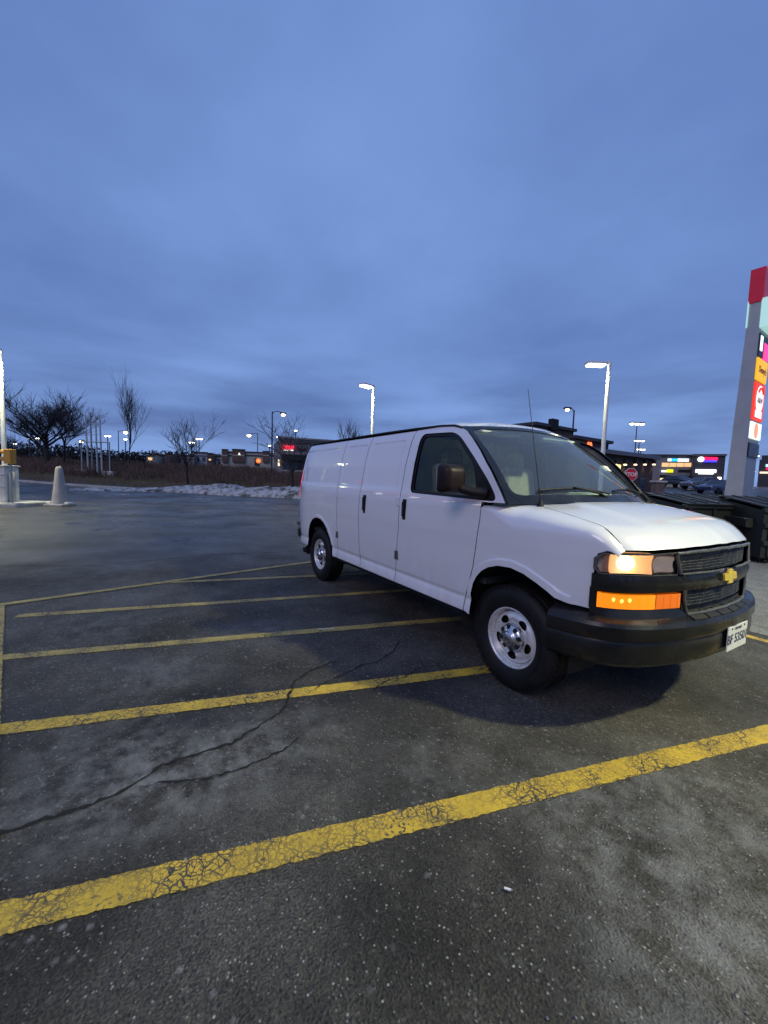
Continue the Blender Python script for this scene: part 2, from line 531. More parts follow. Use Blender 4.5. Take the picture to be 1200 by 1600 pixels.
def panel(name, outline, fmap, m, parent, step=0.04, gap=0.004, holes=(), flange=0.018, flip=False, lines=()):
    poly = offset_poly(resample(outline, step), gap) if gap else resample(outline, step)
    hl = [resample(h, step) for h in holes]
    bpts = [poly] + hl
    allb = np.array([q for b in bpts for q in b])
    pts = []; edges = []; loops = []
    for b in bpts:
        k = len(pts)
        pts += [Vector(q) for q in b]
        edges += [(k + i, k + (i + 1) % len(b)) for i in range(len(b))]
        loops.append((k, len(b)))
    mn, mx = allb.min(0), allb.max(0)
    gx, gy = np.meshgrid(np.arange(mn[0] + step / 2, mx[0], step), np.arange(mn[1] + step / 2, mx[1], step))
    g = np.stack([gx.ravel(), gy.ravel()], -1)
    if len(g):
        k = inside_mask(g, poly)
        for h in hl:
            k &= ~inside_mask(g, h)
        g = g[k]
        if len(g):
            dmin = np.min(np.hypot(g[:, None, 0] - allb[None, :, 0], g[:, None, 1] - allb[None, :, 1]), 1)
            g = g[dmin > step * 0.45]
        lp = np.array([q for l_ in lines for q in resample(l_, step * .8, closed=False)]).reshape(-1, 2)
        if len(lp):
            lk = inside_mask(lp, poly)
            for h in hl: lk &= ~inside_mask(lp, h)
            lp = lp[lk]
            dm = np.min(np.hypot(lp[:, None, 0] - allb[None, :, 0], lp[:, None, 1] - allb[None, :, 1]), 1) if len(lp) else np.zeros(0)
            lp = lp[dm > .004]
            if len(lp) and len(g):
                dg = np.min(np.hypot(g[:, None, 0] - lp[None, :, 0], g[:, None, 1] - lp[None, :, 1]), 1)
                g = g[dg > step * .4]
            pts += [Vector((float(q[0]), float(q[1]))) for q in lp]
        pts += [Vector((float(q[0]), float(q[1]))) for q in g]
    vco, _, fcs, vo, _, _ = delaunay_2d_cdt(pts, edges, [], 0, 1e-6, True)
    V2 = np.array([(q.x, q.y) for q in vco])
    F = np.array(fcs)
    cen = V2[F].mean(1)
    keep = inside_mask(cen, poly)
    for h in hl:
        keep &= ~inside_mask(cen, h)
    F = F[keep]
    e = 1e-3
    P3 = []; N3 = []
    for (a, b) in V2:
        p = Vector(fmap(a, b))
        du = Vector(fmap(a + e, b)) - Vector(fmap(a - e, b)); dv = Vector(fmap(a, b + e)) - Vector(fmap(a, b - e))
        nn = du.cross(dv)
        nn = nn.normalized() if nn.length > 1e-12 else Vector((0, 0, 1))
        P3.append(p); N3.append(-nn if flip else nn)
    if parent is not None:      # outward is away from the middle of the van
        ctr = Vector((-1.9, 0, 1.0))
        if sum(n_.dot(p - ctr) for n_, p in zip(N3, P3)) < 0:
            N3 = [-n_ for n_ in N3]
    faces = []
    for f in F:
        a, b, c = (P3[i] for i in f)
        nn = (b - a).cross(c - a)
        faces.append(tuple(int(i) for i in f) if nn.dot(N3[f[0]]) > 0 else tuple(int(i) for i in reversed(f)))
    # flange walls along every border
    if flange:
        inv = {}
        for i, orig in enumerate(vo):
            for q in orig:
                inv[q] = i
        for (k, n) in loops:
            ids = [inv.get(k + i) for i in range(n)]
            if any(q is None for q in ids):
                continue
            base = len(P3)
            for q in ids:
                P3.append(P3[q].copy()); N3.append(None)
            for q in ids:
                P3.append(P3[q] - N3[q] * flange); N3.append(None)
            for i in range(n):
                a, b = base + i, base + (i + 1) % n
                wn = (P3[b] - P3[a]).cross(N3[ids[i]])
                if wn.length > 1e-9: wn.normalize()
                if k == 0 and area2(poly) < 0 or k > 0: pass
                N3[a] = wn if N3[a] is None else N3[a]
                N3[a + n] = N3[a]
                faces.append((a, b, b + n, a + n))
            for i in range(n):
                if N3[base + i] is None: N3[base + i] = Vector((0, 0, 1)); N3[base + i + n] = Vector((0, 0, 1))
    me = bpy.data.meshes.new(name)
    off = root_loc(parent) if parent is not None else Vector((0, 0, 0))
    me.from_pydata([tuple(p - off) for p in P3], [], faces)
    me.polygons.foreach_set('use_smooth', [True] * len(me.polygons))
    me.update()
    me.normals_split_custom_set_from_vertices([tuple(n) for n in N3])
    return link(name, me, m, parent)

# ================================================================== the setting
def polar_sheet(name, m, radii, azs, zoff, rmax=None, closed=False):
    vs = []; fs = []
    na = len(azs)
    for r_ in radii:
        for a in azs:
            rr = r_ if rmax is None else r_ * rmax(a)
            x, y = CAM.x + rr * math.cos(a), CAM.y + rr * math.sin(a)
            vs.append((x, y, H(x, y) + zoff))
    for i in range(len(radii) - 1):
        for k in range(na if closed else na - 1):
            k2 = (k + 1) % na
            fs.append((i * na + k, (i + 1) * na + k, (i + 1) * na + k2, i * na + k2))
    me = bpy.data.meshes.new(name)
    me.from_pydata(vs, [], fs)
    me.polygons.foreach_set('use_smooth', [True] * len(fs))
    me.update()
    return tag(link(name, me, m), kind='structure')

M_field = mat('field_earth', (0.075, 0.058, 0.042), 0.95, var=0.45, vscale=0.9, bump=0.6, bscale=6.0)
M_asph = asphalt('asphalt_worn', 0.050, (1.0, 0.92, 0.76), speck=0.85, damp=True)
M_apron = asphalt('apron_pale', 0.17, (1.0, 0.99, 0.94), speck=0.15, patch=0.35)
M_conc = mat('concrete', (0.42, 0.41, 0.37), 0.9, var=0.22, vscale=3.0, bump=0.4, bscale=30.0)
M_snow = mat('dirty_snow', (0.62, 0.63, 0.62), 0.75, var=0.30, vscale=2.2, bump=0.9, bscale=5.0)
M_yel = paint_line('line_paint_yellow', (0.64, 0.43, 0.04), 0.035)
M_yel2 = paint_line('line_paint_faded', (0.50, 0.38, 0.09), 0.06)
M_wht = paint_line('line_paint_white', (0.55, 0.55, 0.52), 0.06)

azs = [2 * math.pi * k / 180 for k in range(180)]
radii = [0.01, 2, 5, 10, 16, 22] + [26 + 3 * k for k in range(20)] + [95, 120, 160, 230, 340, 500, 800, 1400]
polar_sheet('ground', M_field, radii, azs, -0.06, closed=True)

EA, EB = Vector((-36.2, -7.1)), Vector((-25.7, 6.5))          # far edge of the lot, along the foot of the snow bank
def lot_r(a):
    a = a % (2 * math.pi)
    d = Vector((math.cos(a), math.sin(a)))
    e = EB - EA
    den = d.x * e.y - d.y * e.x
    o = EA - Vector((CAM.x, CAM.y))
    t = (o.x * e.y - o.y * e.x) / den if abs(den) > 1e-6 else 60
    t = t if 0 < t < 60 else 60
    if a < R(124): t = max(t, 105.0 * smooth((R(126) - a) / R(6))) if a > R(40) else 45
    if a > R(205): t = 45
    return t
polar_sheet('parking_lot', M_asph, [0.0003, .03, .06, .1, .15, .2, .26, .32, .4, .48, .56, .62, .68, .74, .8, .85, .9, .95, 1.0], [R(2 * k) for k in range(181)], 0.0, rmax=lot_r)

def flat(name, poly, m, z, parent=None, nohole=True):
    me = bpy.data.meshes.new(name)
    me.from_pydata([(p[0], p[1], z) for p in poly], [], [tuple(range(len(poly)))])
    if me.polygons[0].normal.z < 0: me.flip_normals()
    me.update()
    return link(name, me, m, parent)

tag(flat('pale_apron', [(-9, 2.25), (9, 2.25), (9, 13), (-9, 13)], M_apron, 0.004), kind='structure')  # paler ground sheet beyond the far yellow line

def strip(name, a, b, wd, m, z=0.004, seed=0):
    """painted line with slightly ragged edges"""
    rg = random.Random(seed)
    a = Vector(a); b = Vector(b); d = (b - a); ln = d.length; d.normalize()
    nn = Vector((-d.y, d.x))
    k = max(8, int(ln / 0.018))
    vs = []; fs = []
    for i in range(k + 1):
        p = a + d * (ln * i / k)
        for s_ in (-1, 1):
            j = wd / 2 * (1 + rg.uniform(-0.09, 0.05)) * s_
            q = p + nn * j
            vs.append((q.x, q.y, z + H(q.x, q.y)))
    for i in range(k):
        fs.append((2 * i, 2 * i + 2, 2 * i + 3, 2 * i + 1))
    me = bpy.data.meshes.new(name)
    me.from_pydata(vs, [], fs)
    if me.polygons[0].normal.z < 0: me.flip_normals()
    me.update()
    return tag(link(name, me, m), kind='structure')

strip('painted_line', (-0.02, -4.60), (1.664, 2.18), 0.125, M_yel, seed=1)
strip('painted_line', (-1.14, -4.22), (0.25, 1.2), 0.115, M_yel, seed=2)
strip('painted_line', (-2.24, -4.26), (-0.75, 1.9), 0.11, M_yel2, seed=3)
strip('painted_line', (-3.30, -4.16), (-2.0, 1.9), 0.11, M_yel2, seed=4)
strip('painted_line', (-4.13, -2.88), (-3.0, 1.9), 0.10, M_yel2, seed=5)
strip('painted_line', (-3.74, -4.62), (-5.2, 2.1), 0.11, M_yel2, z=0.008, seed=6)
strip('painted_line', (-3.80, -4.38), (2.3, -3.12 - 0.1), 0.11, M_yel2, z=0.012, seed=7).location.y = -0.02
strip('painted_line', (-2.6, 2.04), (5.0, 2.06), 0.10, M_yel, seed=8)

# cracks in the asphalt: dark ribbons on top, painting in tar and the shade inside
M_crack = mat('crack_tar_shade', (0.012, 0.011, 0.010), 0.98, var=0.4, vscale=60.0)
def crack(pts, wd, seed):
    rg = random.Random(seed)
    P = resample([tuple(p) for p in pts], 0.03, closed=False)
    vs = []; fs = []
    n = len(P)
    for i, p in enumerate(P):
        a, b = P[max(i - 1, 0)], P[min(i + 1, n - 1)]
        d = Vector((b[0] - a[0], b[1] - a[1])).normalized()
        nn = Vector((-d.y, d.x))
        ww = wd * (0.35 + 1.1 * rg.random()) * min(1.0, 0.25 + min(i, n - 1 - i) / 6.0)
        j = rg.uniform(-0.009, 0.009)
        for s_ in (-1, 1):
            vs.append((p[0] + nn.x * (j + s_ * ww / 2), p[1] + nn.y * (j + s_ * ww / 2), 0.0062))
    for i in range(n - 1):
        fs.append((2 * i, 2 * i + 2, 2 * i + 3, 2 * i + 1))
    me = bpy.data.meshes.new('asphalt_crack')
    me.from_pydata(vs, [], fs)
    if me.polygons[0].normal.z < 0: me.flip_normals()
    tag(link('asphalt_crack', me, M_crack), kind='structure')
crack([(-.16, -4.2), (-.17, -3.64), (-.17, -3.5), (-.17, -3.34), (-.21, -3.19), (-.29, -3.07), (-.3, -2.94), (-.3, -2.74), (-.39, -2.56), (-.47, -2.41), (-.6, -2.33), (-.78, -2.22), (-.89, -2.05), (-.95, -1.82)], 0.019, 11)
crack([(-.18, -3.17), (-.17, -3.09), (-.11, -2.96), (-.08, -2.81), (-.09, -2.66), (-.11, -2.52), (-.2, -2.36)], 0.013, 12)
crack([(-.58, -2.2), (-.66, -2.08), (-.71, -1.89), (-.79, -1.67), (-.78, -1.55), (-.9, -1.3), (-1.1, -1.1)], 0.011, 13)
crack([(-.38, -1.85), (-.44, -1.75), (-.49, -1.64), (-.47, -1.48), (-.55, -1.3)], 0.009, 14)
crack([(-6.2, -5.2), (-5.6, -3.6), (-5.9, -2.0), (-5.7, -0.6), (-6.1, 1.2)], 0.02, 15)
crack([(-14, -4.5), (-13.2, -1.5), (-13.6, 1.0), (-12.6, 3.4)], 0.05, 16)

# loose grit and salt grains on the asphalt
def gravel():
    rg = random.Random(5)
    b = MB()
    for i in range(1700):
        t = rg.random() ** 1.6
        r_ = 0.55 + t * 5.5
        a = R(rg.uniform(98, 200))
        x, y = CAM.x + r_ * math.cos(a), CAM.y + r_ * math.sin(a)
        if y > -0.9: continue
        s_ = rg.choice((0.0012, 0.0015, 0.002, 0.002, 0.0028, 0.0042)) * (0.8 + 0.5 * rg.random())
        ca, sa = math.cos(rg.random() * 6.28), math.sin(rg.random() * 6.28)
        vs = [(x + s_ * 1.3 * ca, y + s_ * sa, 0.004), (x - s_ * sa, y + s_ * ca, 0.004), (x - s_ * ca, y - s_ * 1.2 * sa, 0.004), (x + s_ * .9 * sa, y - s_ * ca, 0.004), (x, y, 0.005 + s_ * 0.9)]
        b.add(vs, [(0, 1, 4), (1, 2, 4), (2, 3, 4), (3, 0, 4)])
    o = b.build('gravel', mat('grit', (0.24, 0.23, 0.21), 0.8, var=0.4, vscale=40.0), fix=False)
    tag(o, 'pale grit and salt grains scattered over the asphalt', 'gravel', kind='stuff')
gravel()

butt = thing('cigarette_butt', 'small white cigarette butt lying on the asphalt near thick yellow line', 'cigarette butt', (1.0, -2.06, 0.0))
_d = Vector((0.75, 0.66, 0)).normalized()
MB().tube([Vector((1.0, -2.06, .0085)) - _d * .013, Vector((1.0, -2.06, .0085)) + _d * .010], 0.0042, 10).build('paper', mat('cig_paper', (.75, .75, .72), .8, var=.1, vscale=90), butt)
MB().tube([Vector((1.0, -2.06, .0085)) + _d * .0105, Vector((1.0, -2.06, .0085)) + _d * .016], 0.0041, 10).build('ash_tip', mat('cig_ash', (.2, .19, .18), .9, var=.2, vscale=90), butt)
slip = MB().box((-1.62, -1.62, 0.006), (0.16, 0.012, 0.003), (Vector((.36, .93, 0)).normalized(), Vector((-.93, .36, 0)).normalized(), VZ)).build('plastic_scrap', mat('scrap', (.55, .55, .55), .6, var=.2, vscale=30))
tag(slip, 'thin pale scrap lying on the hatched asphalt', 'litter')

# kerb along the far edge, left of the snow
def kerb():
    b = MB()
    e = (EB - EA).normalized(); nn = Vector((e.y, -e.x))          # towards the lot
    if nn.dot(Vector((CAM.x, CAM.y)) - EA) < 0: nn = -nn
    p0 = EA - e * 26; n = 24; ln = 26 + 22
    vs = []; fs = []
    for i in range(n + 1):
        p = p0 + e * (ln * i / n)
        z = H(p.x, p.y)
        for off, h in ((0.0, -0.05), (0.0, 0.13), (-0.02, 0.15), (-0.24, 0.15), (-0.24, -0.05)):
            q = p + nn * off
            vs.append((q.x, q.y, z + h))
    for i in range(n):
        for k in range(4):
            fs.append((i * 5 + k, (i + 1) * 5 + k, (i + 1) * 5 + k + 1, i * 5 + k + 1))
    b.add(vs, fs)
    tag(b.build('kerb', M_conc), kind='structure')
kerb()

# snow ploughed to the edge
def snow_bank():
    rg = random.Random(3)
    cols = [105, 118, 130, 150, 175, 200, 225, 250, 270, 285, 300, 320, 340, 355, 370, 385, 400, 420, 440, 460, 480, 500, 530, 560, 600]
    base = {105: 766.5, 200: 768, 250: 769, 300: 771, 340: 774, 385: 776, 460: 779, 600: 786}
    topy = {105: 765, 112: 762, 130: 760.5, 200: 761.5, 250: 760, 275: 757, 300: 755.5, 340: 752.5, 360: 755, 385: 758.5, 420: 757.5, 460: 757, 600: 764}
    bx = sorted(base); tx = sorted(topy)
    px = np.arange(105, 601, 2.5)
    K = 16
    import mathutils
    vs = []; fs = []
    for p in px:
        yb = float(np.interp(p, bx, [base[k] for k in bx])); yt = float(np.interp(p, tx, [topy[k] for k in tx]))
        g = G(p, yb)
        away = Vector((g.x - CAM.x, g.y - CAM.y, 0)).normalized()
        dep = 1.6 + 2.2 * smooth((p - 230) / 80.0)
        ridge = g + away * dep * 0.55
        hh = max(0.05, .82 * (zat(ridge.x, ridge.y, yt) - H(ridge.x, ridge.y)))
        for k in range(K + 1):
            t = k / K
            q = g + away * (dep * t)
            prof = math.sin(math.pi * min(1.0, t / 1.1)) ** 0.75 if t < 1 else 0
            n1 = mathutils.noise.noise(Vector((q.x * 1.1, q.y * 1.1, 0.3))); n2 = mathutils.noise.noise(Vector((q.x * 3.2, q.y * 3.2, 4.0)))
            n3 = mathutils.noise.noise(Vector((q.x * 7.5, q.y * 7.5, 9.0)))
            h = hh * prof * (0.95 + 0.22 * n1 + 0.15 * n2 + 0.08 * n3) - (0.08 if k in (0, K) else 0)
            vs.append((q.x + 0.25 * n2, q.y + 0.25 * n1, H(q.x, q.y) + h))
    n = K + 1
    for i in range(len(px) - 1):
        for k in range(K):
            fs.append((i * n + k, (i + 1) * n + k, (i + 1) * n + k + 1, i * n + k + 1))
    b = MB(); b.add(vs, fs, False)
    m = bpy.data.materials['dirty_snow']
    t = m.node_tree; bs = t.nodes['Principled BSDF']
    # grey grit melted into the crust
    c = t.nodes.new('ShaderNodeTexCoord'); nz_ = t.nodes.new('ShaderNodeTexNoise'); nz_.inputs['Scale'].default_value = 1.6; nz_.inputs['Detail'].default_value = 8.0; nz_.inputs['Roughness'].default_value = 0.7
    t.links.new(c.outputs['Object'], nz_.inputs['Vector'])
    rp = t.nodes.new('ShaderNodeValToRGB'); rp.color_ramp.elements[0].position = 0.40; rp.color_ramp.elements[0].color = (0.07, 0.062, 0.055, 1)
    rp.color_ramp.elements[1].position = 0.56; rp.color_ramp.elements[1].color = (0.44, 0.44, 0.42, 1)
    t.links.new(nz_.outputs['Fac'], rp.inputs['Fac']); t.links.new(rp.outputs[0], bs.inputs['Base Color'])
    tag(b.build('snow_bank', M_snow, fix=True), 'long heap of dirty ploughed snow along the far lot edge', 'snow bank')
snow_bank()

# brown brush, grass and the far wood: nobody could count them
def brush():
    rg = random.Random(21)
    b = MB()
    for i in range(3600):
        px = rg.uniform(-30, 640); d = 38 + 42 * rg.random() ** 1.1
        p = at(px, 745, d)
        x, y = p.x, p.y
        if 150 < px and d < 44 and rg.random() < 0.6: continue
        # keep behind the lot edge
        e = (EB - EA).normalized(); nn = Vector((-e.y, e.x))
        s_ = (Vector((x, y)) - EA).dot(nn)
        if s_ * (Vector((CAM.x, CAM.y)) - EA).dot(nn) > 0 or abs(s_) < 3.4: continue
        z = H(x, y)
        tall = 0.4 + 0.75 * rg.random() ** 1.4
        if d > 50 and px < 430: tall *= 1.2
        for k in range(11):
            a = rg.uniform(0, 6.28); lean = rg.uniform(0.0, 0.75)
            hgt = tall * rg.uniform(0.5, 1.1)
            w_ = rg.uniform(0.012, 0.032)
            bx_, by_ = x + rg.uniform(-.5, .5), y + rg.uniform(-.5, .5)
            tx_, ty_ = bx_ + math.cos(a) * lean * hgt, by_ + math.sin(a) * lean * hgt
            mx_, my_ = bx_ * .6 + tx_ * .4, by_ * .6 + ty_ * .4
            b.add([(bx_ - _r.x * w_, by_ - _r.y * w_, z - .1), (bx_ + _r.x * w_, by_ + _r.y * w_, z - .1), (mx_ + _r.x * w_, my_ + _r.y * w_, z + hgt * .62), (mx_ - _r.x * w_, my_ - _r.y * w_, z + hgt * .60), (tx_, ty_, z + hgt)],
                  [(0, 1, 2, 3), (3, 2, 4)])
            a2 = rg.uniform(0, 6.28)
            b.add([(mx_ - w_ * .7, my_, z + hgt * .5), (mx_ + w_ * .7, my_, z + hgt * .5), (mx_ + math.cos(a2) * .4 * hgt, my_ + math.sin(a2) * .4 * hgt, z + hgt * .86)], [(0, 1, 2)])
    o = b.build('brush', mat('dry_twigs', (0.100, 0.066, 0.050), 0.95, var=0.45, vscale=0.35), fix=False)
    tag(o, 'tangle of bare brown brush covering the field behind the snow', 'brush', kind='stuff')
    g = MB()
    for i in range(9000):
        px = rg.uniform(-30, 500); d = rg.uniform(33, 50)
        p = at(px, 745, d); x, y = p.x, p.y
        e = (EB - EA).normalized(); nn = Vector((-e.y, e.x)); s_ = (Vector((x, y)) - EA).dot(nn)
        if s_ * (Vector((CAM.x, CAM.y)) - EA).dot(nn) > 0 or abs(s_) < 1.0: continue
        z = H(x, y); a = rg.uniform(0, 6.28); hh = rg.uniform(.12, .38)
        g.add([(x - .03 * _r.x, y - .03 * _r.y, z - .08), (x + .03 * _r.x, y + .03 * _r.y, z - .08), (x + math.cos(a) * .1, y + math.sin(a) * .1, z + hh)], [(0, 1, 2)])
    o = g.build('grass', mat('dry_grass', (0.115, 0.10, 0.055), 0.95, var=0.4, vscale=0.5), fix=False)
    tag(o, 'dry yellow green grass on the verge behind the snow', 'grass', kind='stuff')
brush()

def far_wood():
    rg = random.Random(31)
    b = MB()
    def clump(c, rx, rz, n):
        for k in range(n):
            u_, v_ = rg.uniform(0, 6.28), rg.uniform(-.2, 1)
            q = rg.random() ** 0.4
            p = Vector(c) + Vector((math.cos(u_) * rx * q * math.sqrt(max(0, 1 - v_ * v_)), math.sin(u_) * rx * q * math.sqrt(max(0, 1 - v_ * v_)), rz * q * v_))
            s_ = rg.uniform(.25, .7)
            a = [Vector((rg.uniform(-1, 1), rg.uniform(-1, 1), rg.uniform(-1, 1))) * s_ for _ in range(3)]
            b.add([p + a[0], p + a[1], p + a[2]], [(0, 1, 2)])
    top = {-60: 690, 0: 692, 20: 694, 45: 690, 60: 691, 100: 692, 125: 692, 140: 696, 165: 702, 190: 703, 210: 706, 235: 703, 250: 704, 270: 702, 285: 706, 300: 704, 330: 708, 350: 709, 380: 712}
    tx = sorted(top)
    for px in np.arange(-60, 372, 3.0):
        d = 118 + rg.uniform(-8, 8)
        yt = float(np.interp(px, tx, [top[k] for k in tx])) + rg.uniform(-1.2, 1.6)
        p = at(px, yt, d)
        z0 = H(p.x, p.y)
        hh = max(1.0, p.z - z0)
        clump((p.x, p.y, z0 + hh * .35), 2.2, hh * .65, 90)
        clump((p.x, p.y, z0), 2.4, hh * .5, 60)
    o = b.build('far_wood', mat('dark_evergreen', (0.014, 0.018, 0.017), 0.95, var=0.4, vscale=0.3), fix=False)
    tag(o, 'dark belt of woodland along the horizon behind the field', 'woodland', kind='stuff')
far_wood()

# ================================================================== the van (x forward, its right side at -y, front axle at x = 0)
van = thing('cargo_van', 'white cargo van with black bumpers, lit headlight and amber marker lamp', 'van', (0, 0, 0))
M_white = mat('white_paint', (0.75, 0.75, 0.75), 0.30, coat=1.0, coat_rough=0.03)
def add_grime(m):
    t = m.node_tree; b = t.nodes['Principled BSDF']
    NN, LL = t.nodes.new, t.links.new
    pos = NN('ShaderNodeNewGeometry').outputs['Position']
    sx = NN('ShaderNodeSeparateXYZ'); LL(pos, sx.inputs[0])
    mp_ = NN('ShaderNodeMapping'); mp_.inputs['Scale'].default_value = (5.0, 5.0, 1.6); LL(pos, mp_.inputs['Vector'])
    n = NN('ShaderNodeTexNoise'); n.inputs['Scale'].default_value = 1.6; n.inputs['Detail'].default_value = 8.0; n.inputs['Roughness'].default_value = .65; LL(mp_.outputs[0], n.inputs['Vector'])
    a = NN('ShaderNodeMapRange'); a.inputs['From Min'].default_value = .95; a.inputs['From Max'].default_value = .42; LL(sx.outputs[2], a.inputs['Value'])
    c = NN('ShaderNodeMapRange'); c.inputs['From Min'].default_value = .40; c.inputs['From Max'].default_value = .70; c.inputs['To Max'].default_value = .26; LL(n.outputs['Fac'], c.inputs['Value'])
    q = NN('ShaderNodeMath'); q.operation = 'MULTIPLY'; LL(a.outputs[0], q.inputs[0]); LL(c.outputs[0], q.inputs[1])
    mx = NN('ShaderNodeMixRGB'); LL(q.outputs[0], mx.inputs['Fac'])
    mx.inputs[1].default_value = b.inputs['Base Color'].default_value; mx.inputs[2].default_value = (.36, .34, .31, 1)
    LL(mx.outputs[0], b.inputs['Base Color'])
add_grime(M_white)
M_blk = mat('black_plastic', (0.013, 0.0115, 0.011), 0.50, var=0.25, vscale=14.0, spec=0.3)
M_blkg = mat('gloss_black', (0.012, 0.013, 0.016), 0.25, var=0.1, vscale=8.0)
M_matte = mat('matte_black', (0.010, 0.010, 0.010), 0.9, var=0.2, vscale=6.0)
M_bump = mat('bumper_dark', (0.011, 0.011, 0.0105), 0.27, var=0.5, vscale=5.0, spec=0.4)
M_trim = mat('trim_grey', (0.11, 0.112, 0.105), 0.28, metal=0.3, var=0.1, vscale=10.0)
M_chrome = mat('chrome', (0.72, 0.72, 0.72), 0.12, metal=1.0, var=0.03, vscale=5.0)
M_rub = mat('tyre_rubber', (0.008, 0.008, 0.008), 0.60, spec=0.3, var=0.3, vscale=18.0, bump=0.15, bscale=120.0)
M_steel = mat('wheel_silver', (0.72, 0.72, 0.69), 0.30, metal=0.45, var=0.16, vscale=14.0)
M_gold = mat('emblem_gold', (0.80, 0.58, 0.06), 0.25, metal=0.25, var=0.1, vscale=20.0)
M_glass_w = glass('windshield_glass', (0.80, 0.90, 0.94), 0.02, 2.1, film=0.07)
M_glass_s = glass('side_glass', (0.55, 0.60, 0.50), 0.02, 1.5)
M_lens = glass('lamp_lens', (0.92, 0.92, 0.92), 0.03, 1.4)
M_seat = mat('seat_cloth', (0.42, 0.41, 0.31), 0.9, var=0.15, vscale=20.0)
M_int = mat('interior_grey', (0.58, 0.64, 0.58), 0.8, var=0.15, vscale=9.0)
M_dark_int = mat('interior_dark', (0.05, 0.055, 0.06), 0.8, var=0.15, vscale=9.0)

_Z = [.28, .36, .40, .46, .52, .555, .575, .61, .75, .90, .96, 1.02, 1.12, 1.25, 1.33, 1.36, 1.40, 1.6, 1.8, 1.90, 1.94, 1.97, 2.05]
_W = [.915, .955, .976, .986, .978, .968, .978, .981, .990, .997, .998, 1.002, 1.002, .996, .988, .978, .971, .940, .890, .848, .818, .78, .66]
_zt = np.linspace(.25, 2.05, 1801)
_wt = np.interp(_zt, _Z, _W)
_k = np.exp(-0.5 * (np.arange(-45, 46) / 8.0) ** 2); _k /= _k.sum()
_wt = np.convolve(np.pad(_wt, 45, mode='edge'), _k, 'valid')
def Wz(z):
    return float(np.interp(z, _zt, _wt))
def Tx(x):
    t = 0.0
    if x > .1: t += .16 * ((x - .1) / .65) ** 2.2
    if x < -3.75: t += .13 * ((-3.75 - x) / .67) ** 2.5
    return t
ARCH_F = [(-.346, .44), (-.344, .609), (-.320, .690), (-.283, .751), (-.235, .802), (-.170, .842), (-.078, .872), (.035, .879), (.142, .860), (.238, .822), (.309, .787), (.36, .756), (.43, .738)]
ARCH_R = [(-3.735, .44), (-3.725, .60), (-3.70, .69), (-3.63, .795), (-3.53, .865), (-3.40, .898), (-3.27, .893), (-3.15, .850), (-3.04, .775), (-2.96, .675), (-2.90, .56), (-2.865, .44)]
def pdist(x, z, line):
    best = 9.0
    for i in range(len(line) - 1):
        ax, az = line[i]; bx, bz = line[i + 1]
        ux, uz = bx - ax, bz - az
        t = max(0.0, min(1.0, ((x - ax) * ux + (z - az) * uz) / (ux * ux + uz * uz)))
        d = math.hypot(x - ax - ux * t, z - az - uz * t)
        if d < best: best = d
    return best
BLANKS = [(-4.30, -2.86, 1.372, 1.84), (-2.71, -2.235, 1.372, 1.84), (-2.09, -1.46, 1.372, 1.84)]
def blank(x, z):
    if z < 1.3 or x > -1.3: return 0.0
    v = 0.0
    for (a, b, c, d) in BLANKS:
        e = min(x - a, b - x, z - c, d - z)
        v = max(v, smooth((e + .012) / .024))
    return .012 * v
def S(x, z):
    w_ = Wz(z) - Tx(x) - blank(x, z)
    if z < 1.0:
        if -.5 < x < .52:
            d = pdist(x, z, ARCH_F); w_ += .014 * smooth((.056 - d) / .014)
        elif -3.85 < x < -2.75:
            d = pdist(x, z, ARCH_R); w_ += .010 * smooth((.045 - d) / .014)
    return w_

def out_line(line, d):
    res = []
    for i, p in enumerate(line):
        a, b = line[max(i - 1, 0)], line[min(i + 1, len(line) - 1)]
        e_ = Vector((b[0] - a[0], b[1] - a[1])).normalized()
        res.append((p[0] - e_.y * d, p[1] + e_.x * d))
    return res
GL_F = [out_line(ARCH_F, d) for d in (.02, .042, .049, .056, .066)]
GL_R = [out_line(ARCH_R, d) for d in (.015, .031, .038, .045, .055)]
GL_B = []
for (a, b, c, d) in BLANKS:
    for q in (-.014, -.005, .005, .014):
        GL_B.append([(a + q, c + q), (b - q, c + q), (b - q, d - q), (a + q, d - q), (a + q, c + q)])
GL_S = [[(-4.6, z), (.5, z)] for z in (.53, .545, .555, .565, .575, .59, 1.325, 1.335, 1.345, 1.355, 1.365)]

# plan curve of the nose
_hy = np.array([0, .25, .5, .7, .8, .88, .93, .97, 1.0, 1.02]); _hx = np.array([.87, .86, .82, .76, .71, .65, .58, .47, .30, .1])
_yt = np.linspace(0, 1.02, 1021)
_xt = np.interp(_yt, _hy, _hx)
_k2 = np.exp(-0.5 * (np.arange(-70, 71) / 24.0) ** 2); _k2 /= _k2.sum()
_xt = np.convolve(np.pad(_xt, 70, mode='reflect', reflect_type='odd'), _k2, 'valid')
_xt[:60] = _xt[60] + (.872 - _xt[60]) * (1 - (np.arange(60) / 60.0) ** 2)
def xf(y):
    return float(np.interp(abs(y), _yt, _xt))
def fnorm(y):
    s_ = (xf(y + .004) - xf(y - .004)) / .008
    n = Vector((1, -s_, 0)); n.normalize(); return n
def fas(y, z, off=0.0):
    n = fnorm(y)
    return (xf(y) + n.x * off, y + n.y * off, z)

